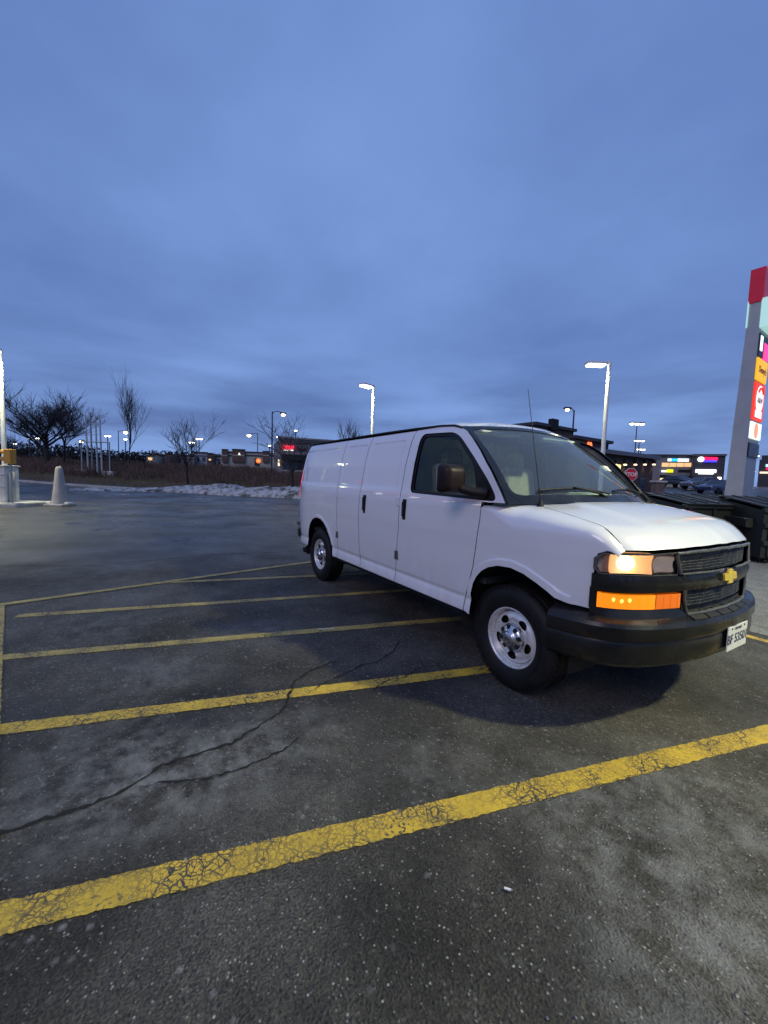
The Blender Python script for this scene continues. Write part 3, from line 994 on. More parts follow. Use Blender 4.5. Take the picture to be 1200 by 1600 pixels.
def zh(x, y):
    z = 1.345 - .05 * x - .16 * x * x - .045 * (y / .8) ** 2
    e = xf(y) - x
    z -= (.07 + .03 * (y / .8) ** 2) * max(0.0, min(1.2, 1 - e / .16)) ** 2
    z += .010 * smooth((.56 + .1 * x - abs(y)) / .13) * smooth((e - .05) / .25)
    return z
def rw(x):
    if x < .05: return .03 + .19 * smooth((x + .28) / .33)
    return .22 + (.045 - .22) * min(1.0, (x - .05) / .63) ** 1.15
def rh(x):
    if x < .05: return .02 + .14 * smooth((x + .28) / .33)
    return .16 + (.06 - .16) * min(1.0, (x - .05) / .63)
LC = 0.26
def fend(sg):
    def f(x, v):
        s1 = S(x, min(v, 1.1))
        sx = Wz(1.05) - Tx(x)
        zt = zh(x, sx - rw(x)); zs = zt - rh(x)
        if v <= zs:
            return (x, sg * S(x, v), v)
        t = (v - zs) / LC
        p0 = (S(x, zs), zs); p3 = (sx - rw(x), zt)
        p1 = (p0[0], zs + rh(x) * .62); p2 = (p3[0] + rw(x) * .55, zt - .015)
        a, b, c, d = (1 - t) ** 3, 3 * t * (1 - t) ** 2, 3 * t * t * (1 - t), t ** 3
        return (x, sg * (a * p0[0] + b * p1[0] + c * p2[0] + d * p3[0]), a * p0[1] + b * p1[1] + c * p2[1] + d * p3[1])
    return f
def vtop(x):
    sx = Wz(1.05) - Tx(x)
    return zh(x, sx - rw(x)) - rh(x) + LC

def side(sg):
    return lambda x, z: (x, sg * S(x, z), z)
def side_in(sg, d):
    return lambda x, z: (x, sg * (S(x, z) - d), z)

SEAM_F = [(-.283, 1.306), (-.286, 1.165), (-.309, .999), (-.338, .818), (-.382, .67), (-.425, .55), (-.43, .445)]
WIN = round_poly([(-1.213, 1.336), (-1.22, 1.888), (-.77, 1.868), (-.655, 1.818), (-.417, 1.621), (-.237, 1.447), (-.130, 1.316)], .07)
A_LINE = [(-.055, 1.312), (-.24, 1.535), (-.40, 1.70), (-.52, 1.805), (-.61, 1.868), (-.70, 1.905), (-.80, 1.926)]
DOOR = [(-1.345, 1.932), (-1.345, 1.80), (-1.352, 1.55), (-1.352, 1.0), (-1.385, .77), (-1.412, .53), (-1.41, .445)] + [(-.43, .445)] + list(reversed(SEAM_F[:-1])) + [(-.065, 1.309)] + [(x - .003, z) for x, z in A_LINE] + [(-1.0, 1.936)]
# glass pane ends at the sail panel in front
GLASS_P = round_poly([(-1.185, 1.362), (-1.19, 1.858), (-.785, 1.840), (-.685, 1.79), (-.455, 1.60), (-.35, 1.343)], .05)

for sg in (-1, 1):
    near = sg < 0
    fl = near is False
    # --- front door
    dr = panel('front_door', DOOR, side(sg), M_white, van, step=.045, holes=[WIN], flip=not fl, flange=.03, gap=.0017, lines=GL_S)
    tr = panel('window_trim', WIN, side_in(sg, .012), M_blk, dr, step=.04, gap=0.001, holes=[GLASS_P], flip=not fl, flange=.02)
    panel('window_glass', GLASS_P, side_in(sg, .020), M_glass_s, dr, step=.08, gap=0, flip=not fl, flange=0)
    def handle(x, z0, z1, parent):
        b = MB()
        y = sg * (S(x, (z0 + z1) / 2))
        b.box((x, y - sg * .004, (z0 + z1) / 2), (.058, .02, z1 - z0), bev=.009)
        b.box((x, y + sg * .014, (z0 + z1) / 2 + .005), (.028, .022, (z1 - z0) * .72), bev=.008)
        b.build('door_handle', M_blk, parent)
    handle(-1.268, 1.075, 1.272, dr)
    # --- mirror
    b = MB()
    yc = sg * 1.165; mx0 = -.42 if near else -.33; mz0 = 1.47 if near else 1.365
    hd = [(-.10, -.115), (.10, -.115), (.10, .105), (-.10, .105)]
    Xm = Vector((-.10, sg * 1.0, 0)).normalized(); Ym = VZ.copy(); Zm = Xm.cross(Ym)
    bm = bmesh.new(); bmesh.ops.create_cube(bm, size=1.0)
    for q in bm.verts:
        tap = 0.78 if q.co.x > 0 else 1.0
        q.co = Vector((q.co.x * .13, q.co.y * .235 * tap, q.co.z * .235 * tap))
    bmesh.ops.bevel(bm, geom=list(bm.edges), offset=.045, segments=4, profile=.5, affect='EDGES')
    bm.verts.ensure_lookup_table()
    b.add([Vector((mx0, yc, mz0)) + q.co for q in bm.verts], [tuple(v.index for v in f.verts) for f in bm.faces], True); bm.free()
    mir = b.build('mirror', mat('mirror_brown', (.016, .008, .007), .45, spec=.25, var=.2, vscale=12), dr)
    MB().tube([(mx0 + .04, sg * 1.11, mz0 - .07), (mx0 + .10, sg * 1.05, 1.378), (-.265, sg * .97, 1.372)], [.034, .036, .045], 12).build('mirror_arm', M_blk, dr)
    MB().box((mx0 - .069, yc, mz0), (.006, .185, .185), bev=.002).build('mirror_glass', M_chrome, dr)
    # --- cargo side
    if near:
        c2 = panel('cargo_door', [(-1.349, 1.93), (-1.356, 1.55), (-1.356, 1.0), (-1.389, .77), (-1.416, .53), (-1.414, .445), (-2.128, .445), (-2.163, .691), (-2.171, .924), (-2.165, 1.157), (-2.165, 1.357), (-2.165, 1.93)], side(sg), M_white, van, step=.045, flip=True, flange=.03, gap=.0017, lines=GL_S + GL_B)
        handle(-2.045, 1.072, 1.276, c2)
        c1 = panel('cargo_door', [(-2.169, 1.93), (-2.169, 1.357), (-2.169, 1.157), (-2.175, .924), (-2.167, .691), (-2.132, .445), (-2.74, .445), (-2.745, .75), (-2.757, 1.2), (-2.772, 1.40), (-2.80, 1.93)], side(sg), M_white, van, step=.045, flip=True, flange=.03, gap=.0017, lines=GL_S + GL_B)
        q0 = -2.755
        for (x, z, par) in ((-1.388, 1.243, c2), (-1.40, .72, c2), (-2.757, 1.25, c1), (-2.757, .74, c1)):
            MB().box((x + .012, sg * (S(x, z) + .004), z), (.05, .016, .085), bev=.004).build('hinge', M_white if z > 1 else M_trim, par)
    else:
        q0 = -1.36
    Q = [(-2.744, .445), (-2.749, .75), (-2.761, 1.2), (-2.776, 1.40), (-2.804, 1.93)] if near else [(-1.414, .445), (-1.389, .77), (-1.356, 1.0), (-1.349, 1.93)]
    quarter = Q + [(-4.615, 1.93), (-4.615, .46)] + [(-3.735, .45)] + ARCH_R[1:-1] + [(-2.865, .445)]
    quarter = list(reversed(quarter)) if area2(quarter) < 0 else quarter
    panel('quarter_panel', quarter, side(sg), M_white, van, step=.05, flip=near, flange=.03, gap=.0017, lines=GL_S + GL_B + GL_R)
    # --- fender
    FEND = [(-.416, .445), (-.411, .55), (-.368, .67), (-.323, .818), (-.295, .999), (-.272, 1.165), (-.269, vtop(-.27))]
    FEND = [(-.426, .445)] + ARCH_F[:-1] + [(.44, .742), (.50, .738), (.548, .735), (.556, .80), (.562, .93), (.566, 1.02), (.578, 1.065), (.62, 1.085), (.676, 1.10), (.682, vtop(.68))] + [(x, vtop(x)) for x in (.66, .55, .4, .25, .1, 0, -.1, -.2, -.279)] + [(-.282, 1.165), (-.305, .999), (-.334, .818), (-.378, .67), (-.421, .55)]
    panel('fender', FEND, fend(sg), M_white, van, step=.028, gap=.0017, flip=near, flange=.03, lines=GL_F)
    # --- front pillar between door frame and windshield
    def xb(y): return .14 - .22 * (y / .86) ** 2
    Bb, Bt = Vector((-.08, sg * .95, 1.303)), Vector((-.795, sg * .79, 1.926))
    al = np.array(A_LINE)
    s_ = np.r_[0, np.cumsum(np.hypot(*np.diff(al, axis=0).T))]; s_ /= s_[-1]
    def pil(u_, t):
        x = float(np.interp(u_, s_, al[:, 0])); z = float(np.interp(u_, s_, al[:, 1]))
        a = Vector((x, sg * (S(x, z)), z))
        bq = Bb.lerp(Bt, u_) + Vector((.66, 0, .75)) * .035 * math.sin(math.pi * u_)
        c = (a + bq) / 2 + Vector((.012, sg * .010, .010))
        q = a * (1 - t) ** 2 + c * 2 * t * (1 - t) + bq * t * t
        return (q.x, q.y, q.z)
    panel('front_pillar', [(0, 0), (1, 0), (1, 1), (0, 1)], pil, M_blkg, van, step=.06, gap=0, flip=not near, flange=0)
    # --- drip rail
    pts = [(-4.50, 1.93), (-4.3, 1.945), (-3.8, 1.955), (-3.0, 1.958), (-2.0, 1.957), (-1.38, 1.952), (-1.0, 1.944), (-.80, 1.928), (-.73, 1.912), (-.68, 1.895)]
    MB().tube([(x, sg * (S(x, min(z, 1.94)) + .004), z) for x, z in pts], [.006] + [.010] * (len(pts) - 2) + [.006], 8).build('drip_rail', M_blk, van)
    # --- dark liner behind the shut lines
    INN = [(-4.55, .46), (-4.55, 1.92), (-1.0, 1.925), (-.82, 1.90), (-.6, 1.83), (-.15, 1.34), (-.25, 1.25), (-.25, .9), (-.40, .70), (-.46, .46), (-2.80, .46), (-2.88, .62), (-2.99, .80), (-3.15, .90), (-3.4, .94), (-3.6, .88), (-3.74, .70), (-3.78, .46)]
    panel('inner_panel', INN, side_in(sg, .034), M_matte, van, step=.09, gap=0, holes=[offset_poly(WIN, -.012)], flip=near, flange=0)

# --- roof, windshield, hood
def zr(x, y):
    c = 2.06 - .065 * smooth((x + 1.35) / .75) - .14 * smooth((-4.15 - x) / .5)
    e = 1.955 - .03 * smooth((x + 1.05) / .3) - .06 * smooth((-4.2 - x) / .45)
    ye = Wz(1.94) - Tx(x)
    return c - (c - e) * (abs(y) / ye) ** 2.6 - .038 * smooth((x - xt(min(abs(y), .80)) + .11) / .11) ** 1.3
def xt(y): return -.665 - .13 * (y / .79) ** 2
ro = [(xt(y), y) for y in np.linspace(-.80, .80, 25)]
ro += [(x, Wz(1.94) - Tx(x) - .002) for x in (-1.2, -2, -3, -3.75, -4.0, -4.2, -4.4, -4.5, -4.6)]
ro += [(x, -(Wz(1.94) - Tx(x) - .002)) for x in (-4.6, -4.5, -4.4, -4.2, -4.0, -3.75, -3, -2, -1.2)]
panel('roof', ro, lambda x, y: (x, y, zr(x, y)), M_white, van, step=.07, gap=0, flange=.02)

def wsh(off=0.0):
    def f(y01, s_):
        hw = .95 + (.79 - .95) * s_
        y = y01 * hw
        b_ = Vector((.14 - .22 * y01 ** 2, y, 1.30 + .02 * (1 - y01 ** 2)))
        t_ = Vector((xt(.79 * y01), y, 1.958 - .035 * y01 ** 2))
        p = b_.lerp(t_, s_)
        nrm = Vector((.66, 0, .75))
        p += nrm * (.035 * math.sin(math.pi * s_) + off)
        return (p.x, p.y, p.z)
    return f
WSO = [(-1, 0), (1, 0), (1, 1), (-1, 1)]
WSI = round_poly([(-.925, .085), (.925, .085), (.90, .945), (-.90, .945)], .09, 6)
ws = panel('windshield', WSO, wsh(-.004), M_glass_w, van, step=.07, gap=0, flange=0)
panel('windshield_border', WSO, wsh(.002), mat('glass_frit', (.012, .014, .018), .22, var=.1, vscale=10), ws, step=.05, gap=0, holes=[WSI], flange=.004)

HOOD = [(x, -(Wz(1.05) - Tx(x) - rw(x))) for x in (.02, .1, .25, .4, .5, .6, .66, .682)]
HOOD += [(xf(y) - .004, y) for y in np.linspace(-.80, .80, 41)]
HOOD += [(x, (Wz(1.05) - Tx(x) - rw(x))) for x in (.682, .66, .6, .5, .4, .25, .1, .02)]
HOOD += [(.215 - .20 * (y / .78) ** 2, y) for y in np.linspace(.74, -.74, 17)]
panel('hood', HOOD, lambda x, y: (x, y, zh(x, y)), M_white, van, step=.03, gap=.0025, flange=.03)
panel('cowl', [(.225 - .205 * (y / .80) ** 2, y) for y in np.linspace(-.84, .84, 21)] + [(.09 - .22 * (y / .86) ** 2, y) for y in np.linspace(.85, -.85, 21)], lambda x, y: (x, y, 1.302 - .03 * abs(y)), M_blk, van, step=.05, gap=0, flange=.02)

# --- wipers lying on the glass
fw_ = wsh(.016)
for (ya, yb, yp) in ((-.72, .02, .16), (.12, .78, .86)):
    b = MB()
    blade = [fw_(ya + (yb - ya) * t, .085 + .035 * math.sin(math.pi * t) + .03 * (1 - t)) for t in np.linspace(0, 1, 9)]
    b.tube(blade, .009, 6)
    mid = Vector(fw_(ya * .55 + yb * .45, .135)) + Vector((.012, 0, .012))
    b.tube([Vector((.10, yp * .8, 1.315)), (Vector((.10, yp * .8, 1.315)) + mid) / 2 + Vector((.02, 0, .02)), mid], [.012, .010, .007], 6)
    b.tube([Vector((.10, yp * .8, 1.29)), Vector((.10, yp * .8, 1.332))], .02, 10)
    b.build('wiper', M_blk, van)

# --- nose
def zfront(y): return zh(xf(y) - .004, y)
ysn = np.linspace(-.934, .934, 55)
def tap(y): return smooth((.936 - abs(y)) / .10)
panel('fascia', [(y, .70) for y in ysn] + [(y, min(zfront(y), 1.115) - .012 if abs(y) < .84 else 1.075) for y in ysn[::-1]], lambda y, z: fas(y, z, -.055), M_matte, van, step=.05, gap=0, flange=0)
BAR = [(y, .862 - .004 * abs(y)) for y in ysn] + [(y, .950 + .012 * (abs(y) < .47)) for y in ysn[::-1]]
bar = panel('grille_bar', BAR, lambda y, z: fas(y, z, tap(y) * (.012 + .010 * math.sin(math.pi * min(1, max(0, (z - .86) / .09))))), M_bump, van, step=.035, gap=0, flange=.05)
panel('lower_surround', [(y, .702) for y in ysn] + [(y, .758) for y in ysn[::-1]], lambda y, z: fas(y, z, tap(y) * .02 * (.758 - z) / .056), M_bump, van, step=.04, gap=0, holes=[[(y, .722) for y in np.linspace(-.43, .43, 20)] + [(y, .757) for y in np.linspace(.44, -.44, 20)]], flange=.04)
for sg in (-1, 1):
    panel('lower_surround', [(sg * .936, .752), (sg * .922, .752), (sg * .922, .87), (sg * .936, .87)], lambda y, z: fas(y, z, .002), M_bump, van, step=.02, gap=0, flange=.04, flip=sg > 0)
    panel('lower_surround', [(sg * .470, .752), (sg * .425, .722), (sg * .425, .87), (sg * .470, .87)], lambda y, z: fas(y, z, .008), M_bump, van, step=.02, gap=0, flange=.04, flip=sg > 0)

gr = MB()
def mesh_grille(y0, y1, z0f, z1f, off):
    """slanted openings: rows of short bars"""
    rows = 7
    n = int((y1 - y0) / .021)
    for k in range(rows + 1):
        t = k / rows
        pts = [Vector(fas(y, z0f(y) + (z1f(y) - z0f(y)) * t, off)) for y in np.linspace(y0, y1, 36)]
        gr.tube(pts, .0030, 4, cap=False)
    for i in range(n + 1):
        for k in range(rows):
            y = y0 + (y1 - y0) * (i + (.5 if k % 2 else 0)) / n
            if y > y1: continue
            za, zb_ = z0f(y) + (z1f(y) - z0f(y)) * k / rows, z0f(y) + (z1f(y) - z0f(y)) * (k + 1) / rows
            gr.tube([Vector(fas(y, za, off)), Vector(fas(min(y + .007, y1), zb_, off))], .0032, 4, cap=False)
mesh_grille(-.505, .505, lambda y: .958, lambda y: zfront(y) - .034, -.020)
mesh_grille(-.425, .425, lambda y: .724, lambda y: .860, -.015)
grille = gr.build('grille', mat('grille_black', (.045, .047, .043), .26, var=.2, vscale=20), van)
gt = MB()
def rail(pf, r_, n=40, y0=-.52, y1=.52):
    gt.tube([Vector(pf(y)) for y in np.linspace(y0, y1, n)], r_, 8)
rail(lambda y: fas(y, zfront(y) - .024, .004), .011, y0=-.535, y1=.535)
rail(lambda y: fas(y, .961, .018), .008, y0=-.50, y1=-.10)
rail(lambda y: fas(y, .961, .018), .008, y0=.10, y1=.50)
rail(lambda y: fas(y, .716, .012), .011, y0=-.42, y1=.42)
for sg in (-1, 1):
    gt.tube([Vector(fas(sg * .535, zfront(.535) - .03, .004)), Vector(fas(sg * .505, .961, .012))], .010, 8)
    gt.tube([Vector(fas(sg * .42, .716, .012)), Vector(fas(sg * .455, .80, .012)), Vector(fas(sg * .462, .865, .010))], .008, 8)
gt.build('grille_trim', M_trim, van)

# --- emblem on the bar
eb = [(-.098, -.022), (-.040, -.022), (-.046, -.044), (.026, -.044), (.032, -.022), (.082, -.022), (.098, .022), (.040, .022), (.046, .044), (-.026, .044), (-.032, .022), (-.082, .022)]
eb = [(-p[0], p[1]) for p in eb]
MB().prism([(p[0] * 1.09, p[1] * 1.12) for p in eb], (.900, -.02, .918), VY, VZ, VX, .02).build('emblem_rim', M_chrome, van)
MB().prism(eb, (.907, -.02, .918), VY, VZ, VX, .02).build('emblem', M_gold, van)

# --- lamps
M_glow = emat('headlamp_glow', (1.0, 0.52, 0.22), 0.55)
M_bulb = emat('headlamp_bulb', (1.0, 0.90, 0.70), 40.0)
M_amb = mat('amber_lit', (0.75, 0.22, 0.01), 0.15, emit=(1.0, 0.25, 0.005), estr=0.95, coat=0.6)
M_amb2 = mat('amber_dim', (0.60, 0.14, 0.01), 0.15, emit=(1.0, 0.18, 0.01), estr=0.45, coat=0.6)
M_hot = emat('amber_hot', (1.0, 0.55, 0.10), 3.0)
for sg in (-1, 1):
    def hz_top(y): return min(zfront(y) - .012, 1.097)
    yo, yi = .934, .515
    ys_ = np.concatenate([np.linspace(yo, .90, 12), np.linspace(.885, yi, 18)])
    HL = [(sg * y, .950 + .030 * smooth((y - .915) / .019) ** 2) for y in ys_] + [(sg * y, hz_top(y if y < .83 else .83) - .035 * smooth((y - .905) / .029) ** 2) for y in ys_[::-1]]
    hsg = panel('headlight', HL, lambda y, z: fas(y, z, -.050), mat('lamp_housing', (.55, .50, .45), .4, metal=.0, var=.2, vscale=15), van, step=.03, gap=.004, flange=-.05, flip=sg > 0)
    BZ = offset_poly(HL, .010)
    panel('lamp_bezel', HL, lambda y, z: fas(y, z, .006), M_trim, hsg, step=.03, gap=.002, holes=[BZ], flange=.03, flip=sg > 0)
    def bowl(yc, zc_, rr, dep):
        return lambda a, b_: fas(sg * (yc + a * rr), zc_ + b_ * rr * .8, -.045 + dep * (a * a + b_ * b_))
    circ = [(math.cos(k * math.pi / 12), math.sin(k * math.pi / 12)) for k in range(24)]
    sq = round_poly([(-1.05, -.85), (1.05, -.85), (1.05, .85), (-1.05, .85)], .35, 4)
    panel('reflector', sq, bowl(.79, 1.016, .098, .030), M_glow, hsg, step=.15, gap=0, flange=0, flip=sg > 0)
    panel('reflector', sq, bowl(.612, 1.014, .066, .030), mat('park_reflector', (.60, .58, .55), .35, metal=.0, emit=(1, .68, .45), estr=.14, var=.1, vscale=20), hsg, step=.15, gap=0, flange=0, flip=sg > 0)
    p = Vector(fas(sg * .80, 1.016, -.018))
    panel('lamp_core', [(c_[0] * .55 + .15, c_[1] * .62) for c_ in circ], bowl(.80, 1.016, .088, .034), emat('headlamp_core', (1.0, .78, .50), 2.6), hsg, step=.15, gap=0, flange=0)
    MB().lathe([(.001, -.02), (.014, -.014), (.018, 0), (.014, .014), (.001, .02)], p, 'X', 14).build('bulb', M_bulb, hsg)
    panel('reflector', [(sg * .91, .965), (sg * .880, .965), (sg * .880, 1.068), (sg * .91, 1.068)], lambda y, z: fas(y, z, -.03), mat('side_reflector', (.34, .22, .17), .25, var=.1, vscale=20), hsg, step=.03, gap=0, flange=0, flip=sg < 0)
    panel('lamp_lens', BZ, lambda y, z: fas(y, z, .004), M_lens, hsg, step=.05, gap=0, flange=0, flip=sg > 0)
    # amber marker lamp below
    ao, ai, ad_ = .922, .475, .655
    def quad(y0, y1): 
        yy = np.linspace(y0, y1, 12)
        return [(sg * y, .757) for y in yy] + [(sg * y, .846) for y in yy[::-1]]
    ts = panel('marker_lamp', quad(ao, ad_), lambda y, z: fas(y, z, .004), M_amb, van, step=.04, gap=.003, flange=.03, flip=sg > 0)
    panel('marker_lens', quad(ad_, ai), lambda y, z: fas(y, z, .004), M_amb2, ts, step=.04, gap=.002, flange=.03, flip=sg > 0)
    for yy, zz in ((.868, .812), (.835, .806), (.800, .812)):
        q = Vector(fas(sg * yy, zz, .005))
        MB().lathe([(.001, .004), (.008, .003), (.011, 0), (.011, -.004)], q, 'X', 10).build('bulb', M_hot, ts)
    for k in range(9):
        q = ao - .02 - k * .05
        MB().tube([Vector(fas(sg * q, .762, .006)), Vector(fas(sg * q, .841, .006))], .0012, 4).build('lens_rib', M_amb2 if q < ad_ else M_amb, ts)

# --- bumper swept round the nose
sec = [(-.10, .742), (-.04, .728), (.030, .703), (.060, .688), (.072, .668), (.074, .612), (.066, .592), (.058, .586), (.062, .576), (.062, .50), (.052, .456), (.030, .436), (-.06, .425), (-.10, .44)]
ysb = np.concatenate([np.linspace(-.985, -.90, 12), np.linspace(-.88, .88, 60), np.linspace(.90, .985, 12)])
vs = []; fs = []
for y in ysb:
    for (o_, z) in sec:
        vs.append(fas(y, z, o_))
n = len(sec)
for i in range(len(ysb) - 1):
    for k in range(n):
        fs.append((i * n + k, (i + 1) * n + k, (i + 1) * n + (k + 1) % n, i * n + (k + 1) % n))
fs.append(tuple(range(n))); fs.append(tuple(reversed(range((len(ysb) - 1) * n, len(ysb) * n))))
b = MB(); b.add(vs, fs, True)
bump = b.build('front_bumper', M_bump, van)
mdf = bump.modifiers.new('edges', 'EDGE_SPLIT'); mdf.split_angle = R(24)
sp = MB()
for k in range(6):
    for j in range(2):
        y0, y1 = -.42 + k * .14 + .008, -.42 + (k + 1) * .14 - .008
        o0, o1 = (-.012 + j * .038, .018 + j * .038)
        zz = lambda o_: float(np.interp(o_, [q[0] for q in sec[:5]], [q[1] for q in sec[:5]]))
        top = [Vector(fas(y0, zz(o0) + .008, o0)), Vector(fas(y1, zz(o0) + .008, o0)), Vector(fas(y1, zz(o1) + .008, o1)), Vector(fas(y0, zz(o1) + .008, o1))]
        bot = [q - Vector((0, 0, .014)) for q in top]
        sp.add(top + bot, [(0, 1, 2, 3), (0, 4, 5, 1), (1, 5, 6, 2), (2, 6, 7, 3), (3, 7, 4, 0)])
sp.build('step_pad', M_blk, bump)

# --- licence plate
plate = MB().box((.944, .050, .537), (.006, .304, .152), bev=.002).build('licence_plate', mat('plate_white', (.66, .67, .64), .45, var=.08, vscale=30), van)
text('plate_number', 'BF 53501', .082, mat('plate_ink', (.03, .04, .10), .5, var=.1, vscale=40), plate, (.9478, .050, .530), VY, VZ, .0008, 1.2)
for yy in (-.045, .145):
    MB().lathe([(.0001, .003), (.006, .003), (.006, 0)], (.947, yy, .598), 'X', 10).build('screw', M_matte, plate)
text('plate_heading', 'ONTARIO', .024, bpy.data.materials['plate_ink'], plate, (.9478, .050, .592), VY, VZ, .0006, 1.0)

# --- wheels
def wheel(x, sg):
    c = Vector((x, sg * .825, .385))
    e = thing('tmp', None, None, (x, sg * .825, .385))
    # tyre: local coordinates, outer face towards -y
    tp = [(.205, -.098), (.222, -.112), (.255, -.124), (.300, -.128), (.335, -.122), (.356, -.112), (.368, -.100), (.380, -.090), (.384, -.075), (.385, -.060), (.376, -.056), (.376, -.048), (.385, -.044), (.385, -.022), (.376, -.018), (.376, -.008), (.385, -.004)]
    tp = [(.205 + (r_ - .205) * .906, h) for r_, h in tp]
    tp = tp + [(r_, -h) for r_, h in reversed(tp)]
    wh = MB().lathe([(.218, -.097), (.215, -.104), (.206, -.107), (.198, -.100), (.194, -.080), (.188, -.062), (.178, -.056), (.178, .08), (.215, .10)], (0, 0, 0), 'Y', 56).build('wheel', M_steel)
    ty = MB().lathe(tp, (0, 0, 0), 'Y', 72).build('tyre', M_rub)
    # tread blocks
    tb = MB()
    for k in range(60):
        a = 2 * math.pi * k / 60
        er, et = Vector((math.cos(a), 0, math.sin(a))), Vector((-math.sin(a), 0, math.cos(a)))
        for yy in (-.084, .084):
            tb.box(er * .364 + VY * yy, (.012, .028, .026), (er, VY, et))
    tr_ = tag(tb.build('tread', M_rub), kind='stuff')
    ring = MB().lathe([(.255, -.1262), (.259, -.1292), (.263, -.1280)], (0, 0, 0), 'Y', 64).build('sidewall_ring', M_rub)
    # dished disc with five round windows
    def disc(a, b_):
        r_ = math.hypot(a, b_)
        y = -.056 - .026 * math.exp(-((r_ - .135) / .040) ** 2) - .012 * smooth((.10 - r_) / .03)
        return (a, y, b_)
    hol = []
    for k in range(5):
        an = R(90 + 36 + 72 * k)
        cx, cz = .132 * math.cos(an), .132 * math.sin(an)
        er, et = (math.cos(an), math.sin(an)), (-math.sin(an), math.cos(an))
        hol.append([(cx + er[0] * .027 * math.cos(q) + et[0] * .037 * math.sin(q), cz + er[1] * .027 * math.cos(q) + et[1] * .037 * math.sin(q)) for q in np.linspace(0, 2 * math.pi, 20, endpoint=False)])
    rim = panel('rim_disc', [(.180 * math.cos(q), .180 * math.sin(q)) for q in np.linspace(0, 2 * math.pi, 64, endpoint=False)], disc, M_steel, None, step=.014, gap=0, holes=hol, flange=.014, flip=False)
    cap = MB().lathe([(.098, -.066), (.097, -.088), (.088, -.108), (.070, -.117), (.048, -.120), (.046, -.129), (.038, -.135), (.001, -.137)], (0, 0, 0), 'Y', 40).build('hub_cap', mat('cap_chrome', (.62, .62, .62), .22, metal=.9, var=.08, vscale=12))
    lug = MB()
    for k in range(8):
        a = 2 * math.pi * k / 8 + .2
        er, et = Vector((math.cos(a), 0, math.sin(a))), Vector((-math.sin(a), 0, math.cos(a)))
        lug.box(er * .074 + VY * -.1085, (.034, .020, .032), (er, VY, et), bev=.007)
    lg = lug.build('lug_pocket', M_matte)
    back = MB().lathe([(.001, -.02), (.178, -.02), (.178, .06), (.001, .06)], (0, 0, 0), 'Y', 24).build('brake_drum', M_matte)
    mk = MB().prism([(p[0] * .22, p[1] * .26) for p in eb], (0, -.1392, 0), VX, VZ, -VY, .002).build('cap_emblem', M_trim)
    for q in (ty, tr_, ring, rim, cap, lg, back, mk):
        q.parent = wh
    bpy.data.objects.remove(e)
    return wh
w0 = wheel(0, -1)
def place_wheel(o, x, sg, rz):
    o.parent = van
    o.location = (x, sg * .825, .368)
    o.rotation_euler = (0, 0, rz)
spots = [(0, -1, 0.0), (-3.429, -1, 0), (0, 1, math.pi), (-3.429, 1, math.pi)]
for i, (x, sg, rz) in enumerate(spots):
    o = w0 if i == 0 else copy_tree(w0)
    place_wheel(o, x, sg, rz)
    # dark wheel housing
    MB().lathe([(.47, .0), (.47, .40), (.001, .40)], (x, .955 if sg > 0 else -.955, .40), 'Y', 24, a0=R(-12), a1=R(192)).build('wheel_housing', M_matte, van).scale = (1, 1, 1)
for o in [q for q in bpy.data.objects if q.parent == van and q.name.startswith('wheel_housing')]:
    me = o.data
    ys2 = [v.co.y for v in me.vertices]
    if max(ys2) > 1.0:      # far side housings open outwards too
        for v in me.vertices: v.co.y = 2 * .955 - v.co.y
    if max(abs(v.co.y) for v in me.vertices) > 1.0:
        for v in me.vertices: v.co.y = -.955 + (v.co.y + .955)

# --- underbody, rear end
ub = MB()
ub.box((-1.9, 0, .43), (2.85 + .0, 1.80, .10)); ub.box((-4.15, 0, .46), (.85, 1.5, .10)); ub.box((-1.9, 0, .38), (4.6, .9, .14)); ub.box((.35, 0, .46), (.6, 1.4, .14))
ub.box((-3.43, 0, .385), (.12, 1.5, .12)); ub.box((0, 0, .34), (.14, 1.4, .10))
ub.build('underbody', M_matte, van)
fl_ = MB().box((-2.4, 0, .70), (4.2, 1.78, .05)).build('floor', M_dark_int, van)
def yrear(z): return max(.05, Wz(min(z, 1.93)) - Tx(-4.6))
for sg in (-1, 1):
    poly = [(sg * .005, .50), (sg * yrear(.5), .50)] + [(sg * yrear(z), z) for z in np.linspace(.6, 1.90, 14)] + [(sg * .005, 1.93)]
    rd = panel('rear_door', poly, lambda y, z: (-4.60 - .05 * (1 - (y / .75) ** 2), y, z), M_white, van, step=.08, gap=.003, flange=.02, flip=sg > 0, holes=[round_poly([(sg * .12, 1.35), (sg * .56, 1.35), (sg * .52, 1.75), (sg * .12, 1.75)], .05)])
    panel('rear_glass', round_poly([(sg * .115, 1.345), (sg * .565, 1.345), (sg * .525, 1.755), (sg * .115, 1.755)], .05), lambda y, z: (-4.59 - .05 * (1 - (y / .75) ** 2), y, z), M_glass_s, rd, step=.1, gap=0, flange=0, flip=sg > 0)
    tl = panel('tail_light', [(-4.405, 1.14), (-4.590, 1.14), (-4.590, 1.66), (-4.445, 1.66)], lambda x, z: (x, sg * (S(x, z) + .010), z), mat('tail_lit', (.55, .02, .04), .2, emit=(1.0, .03, .12), estr=2.0, coat=.5), van, step=.05, gap=0, flange=.02, flip=sg > 0)
rb = MB()
vs = []; fs = []
pl = [(-4.25, .935), (-4.40, .90), (-4.55, .82), (-4.64, .70), (-4.68, .45), (-4.69, 0), (-4.68, -.45), (-4.64, -.70), (-4.55, -.82), (-4.40, -.90), (-4.25, -.935)]
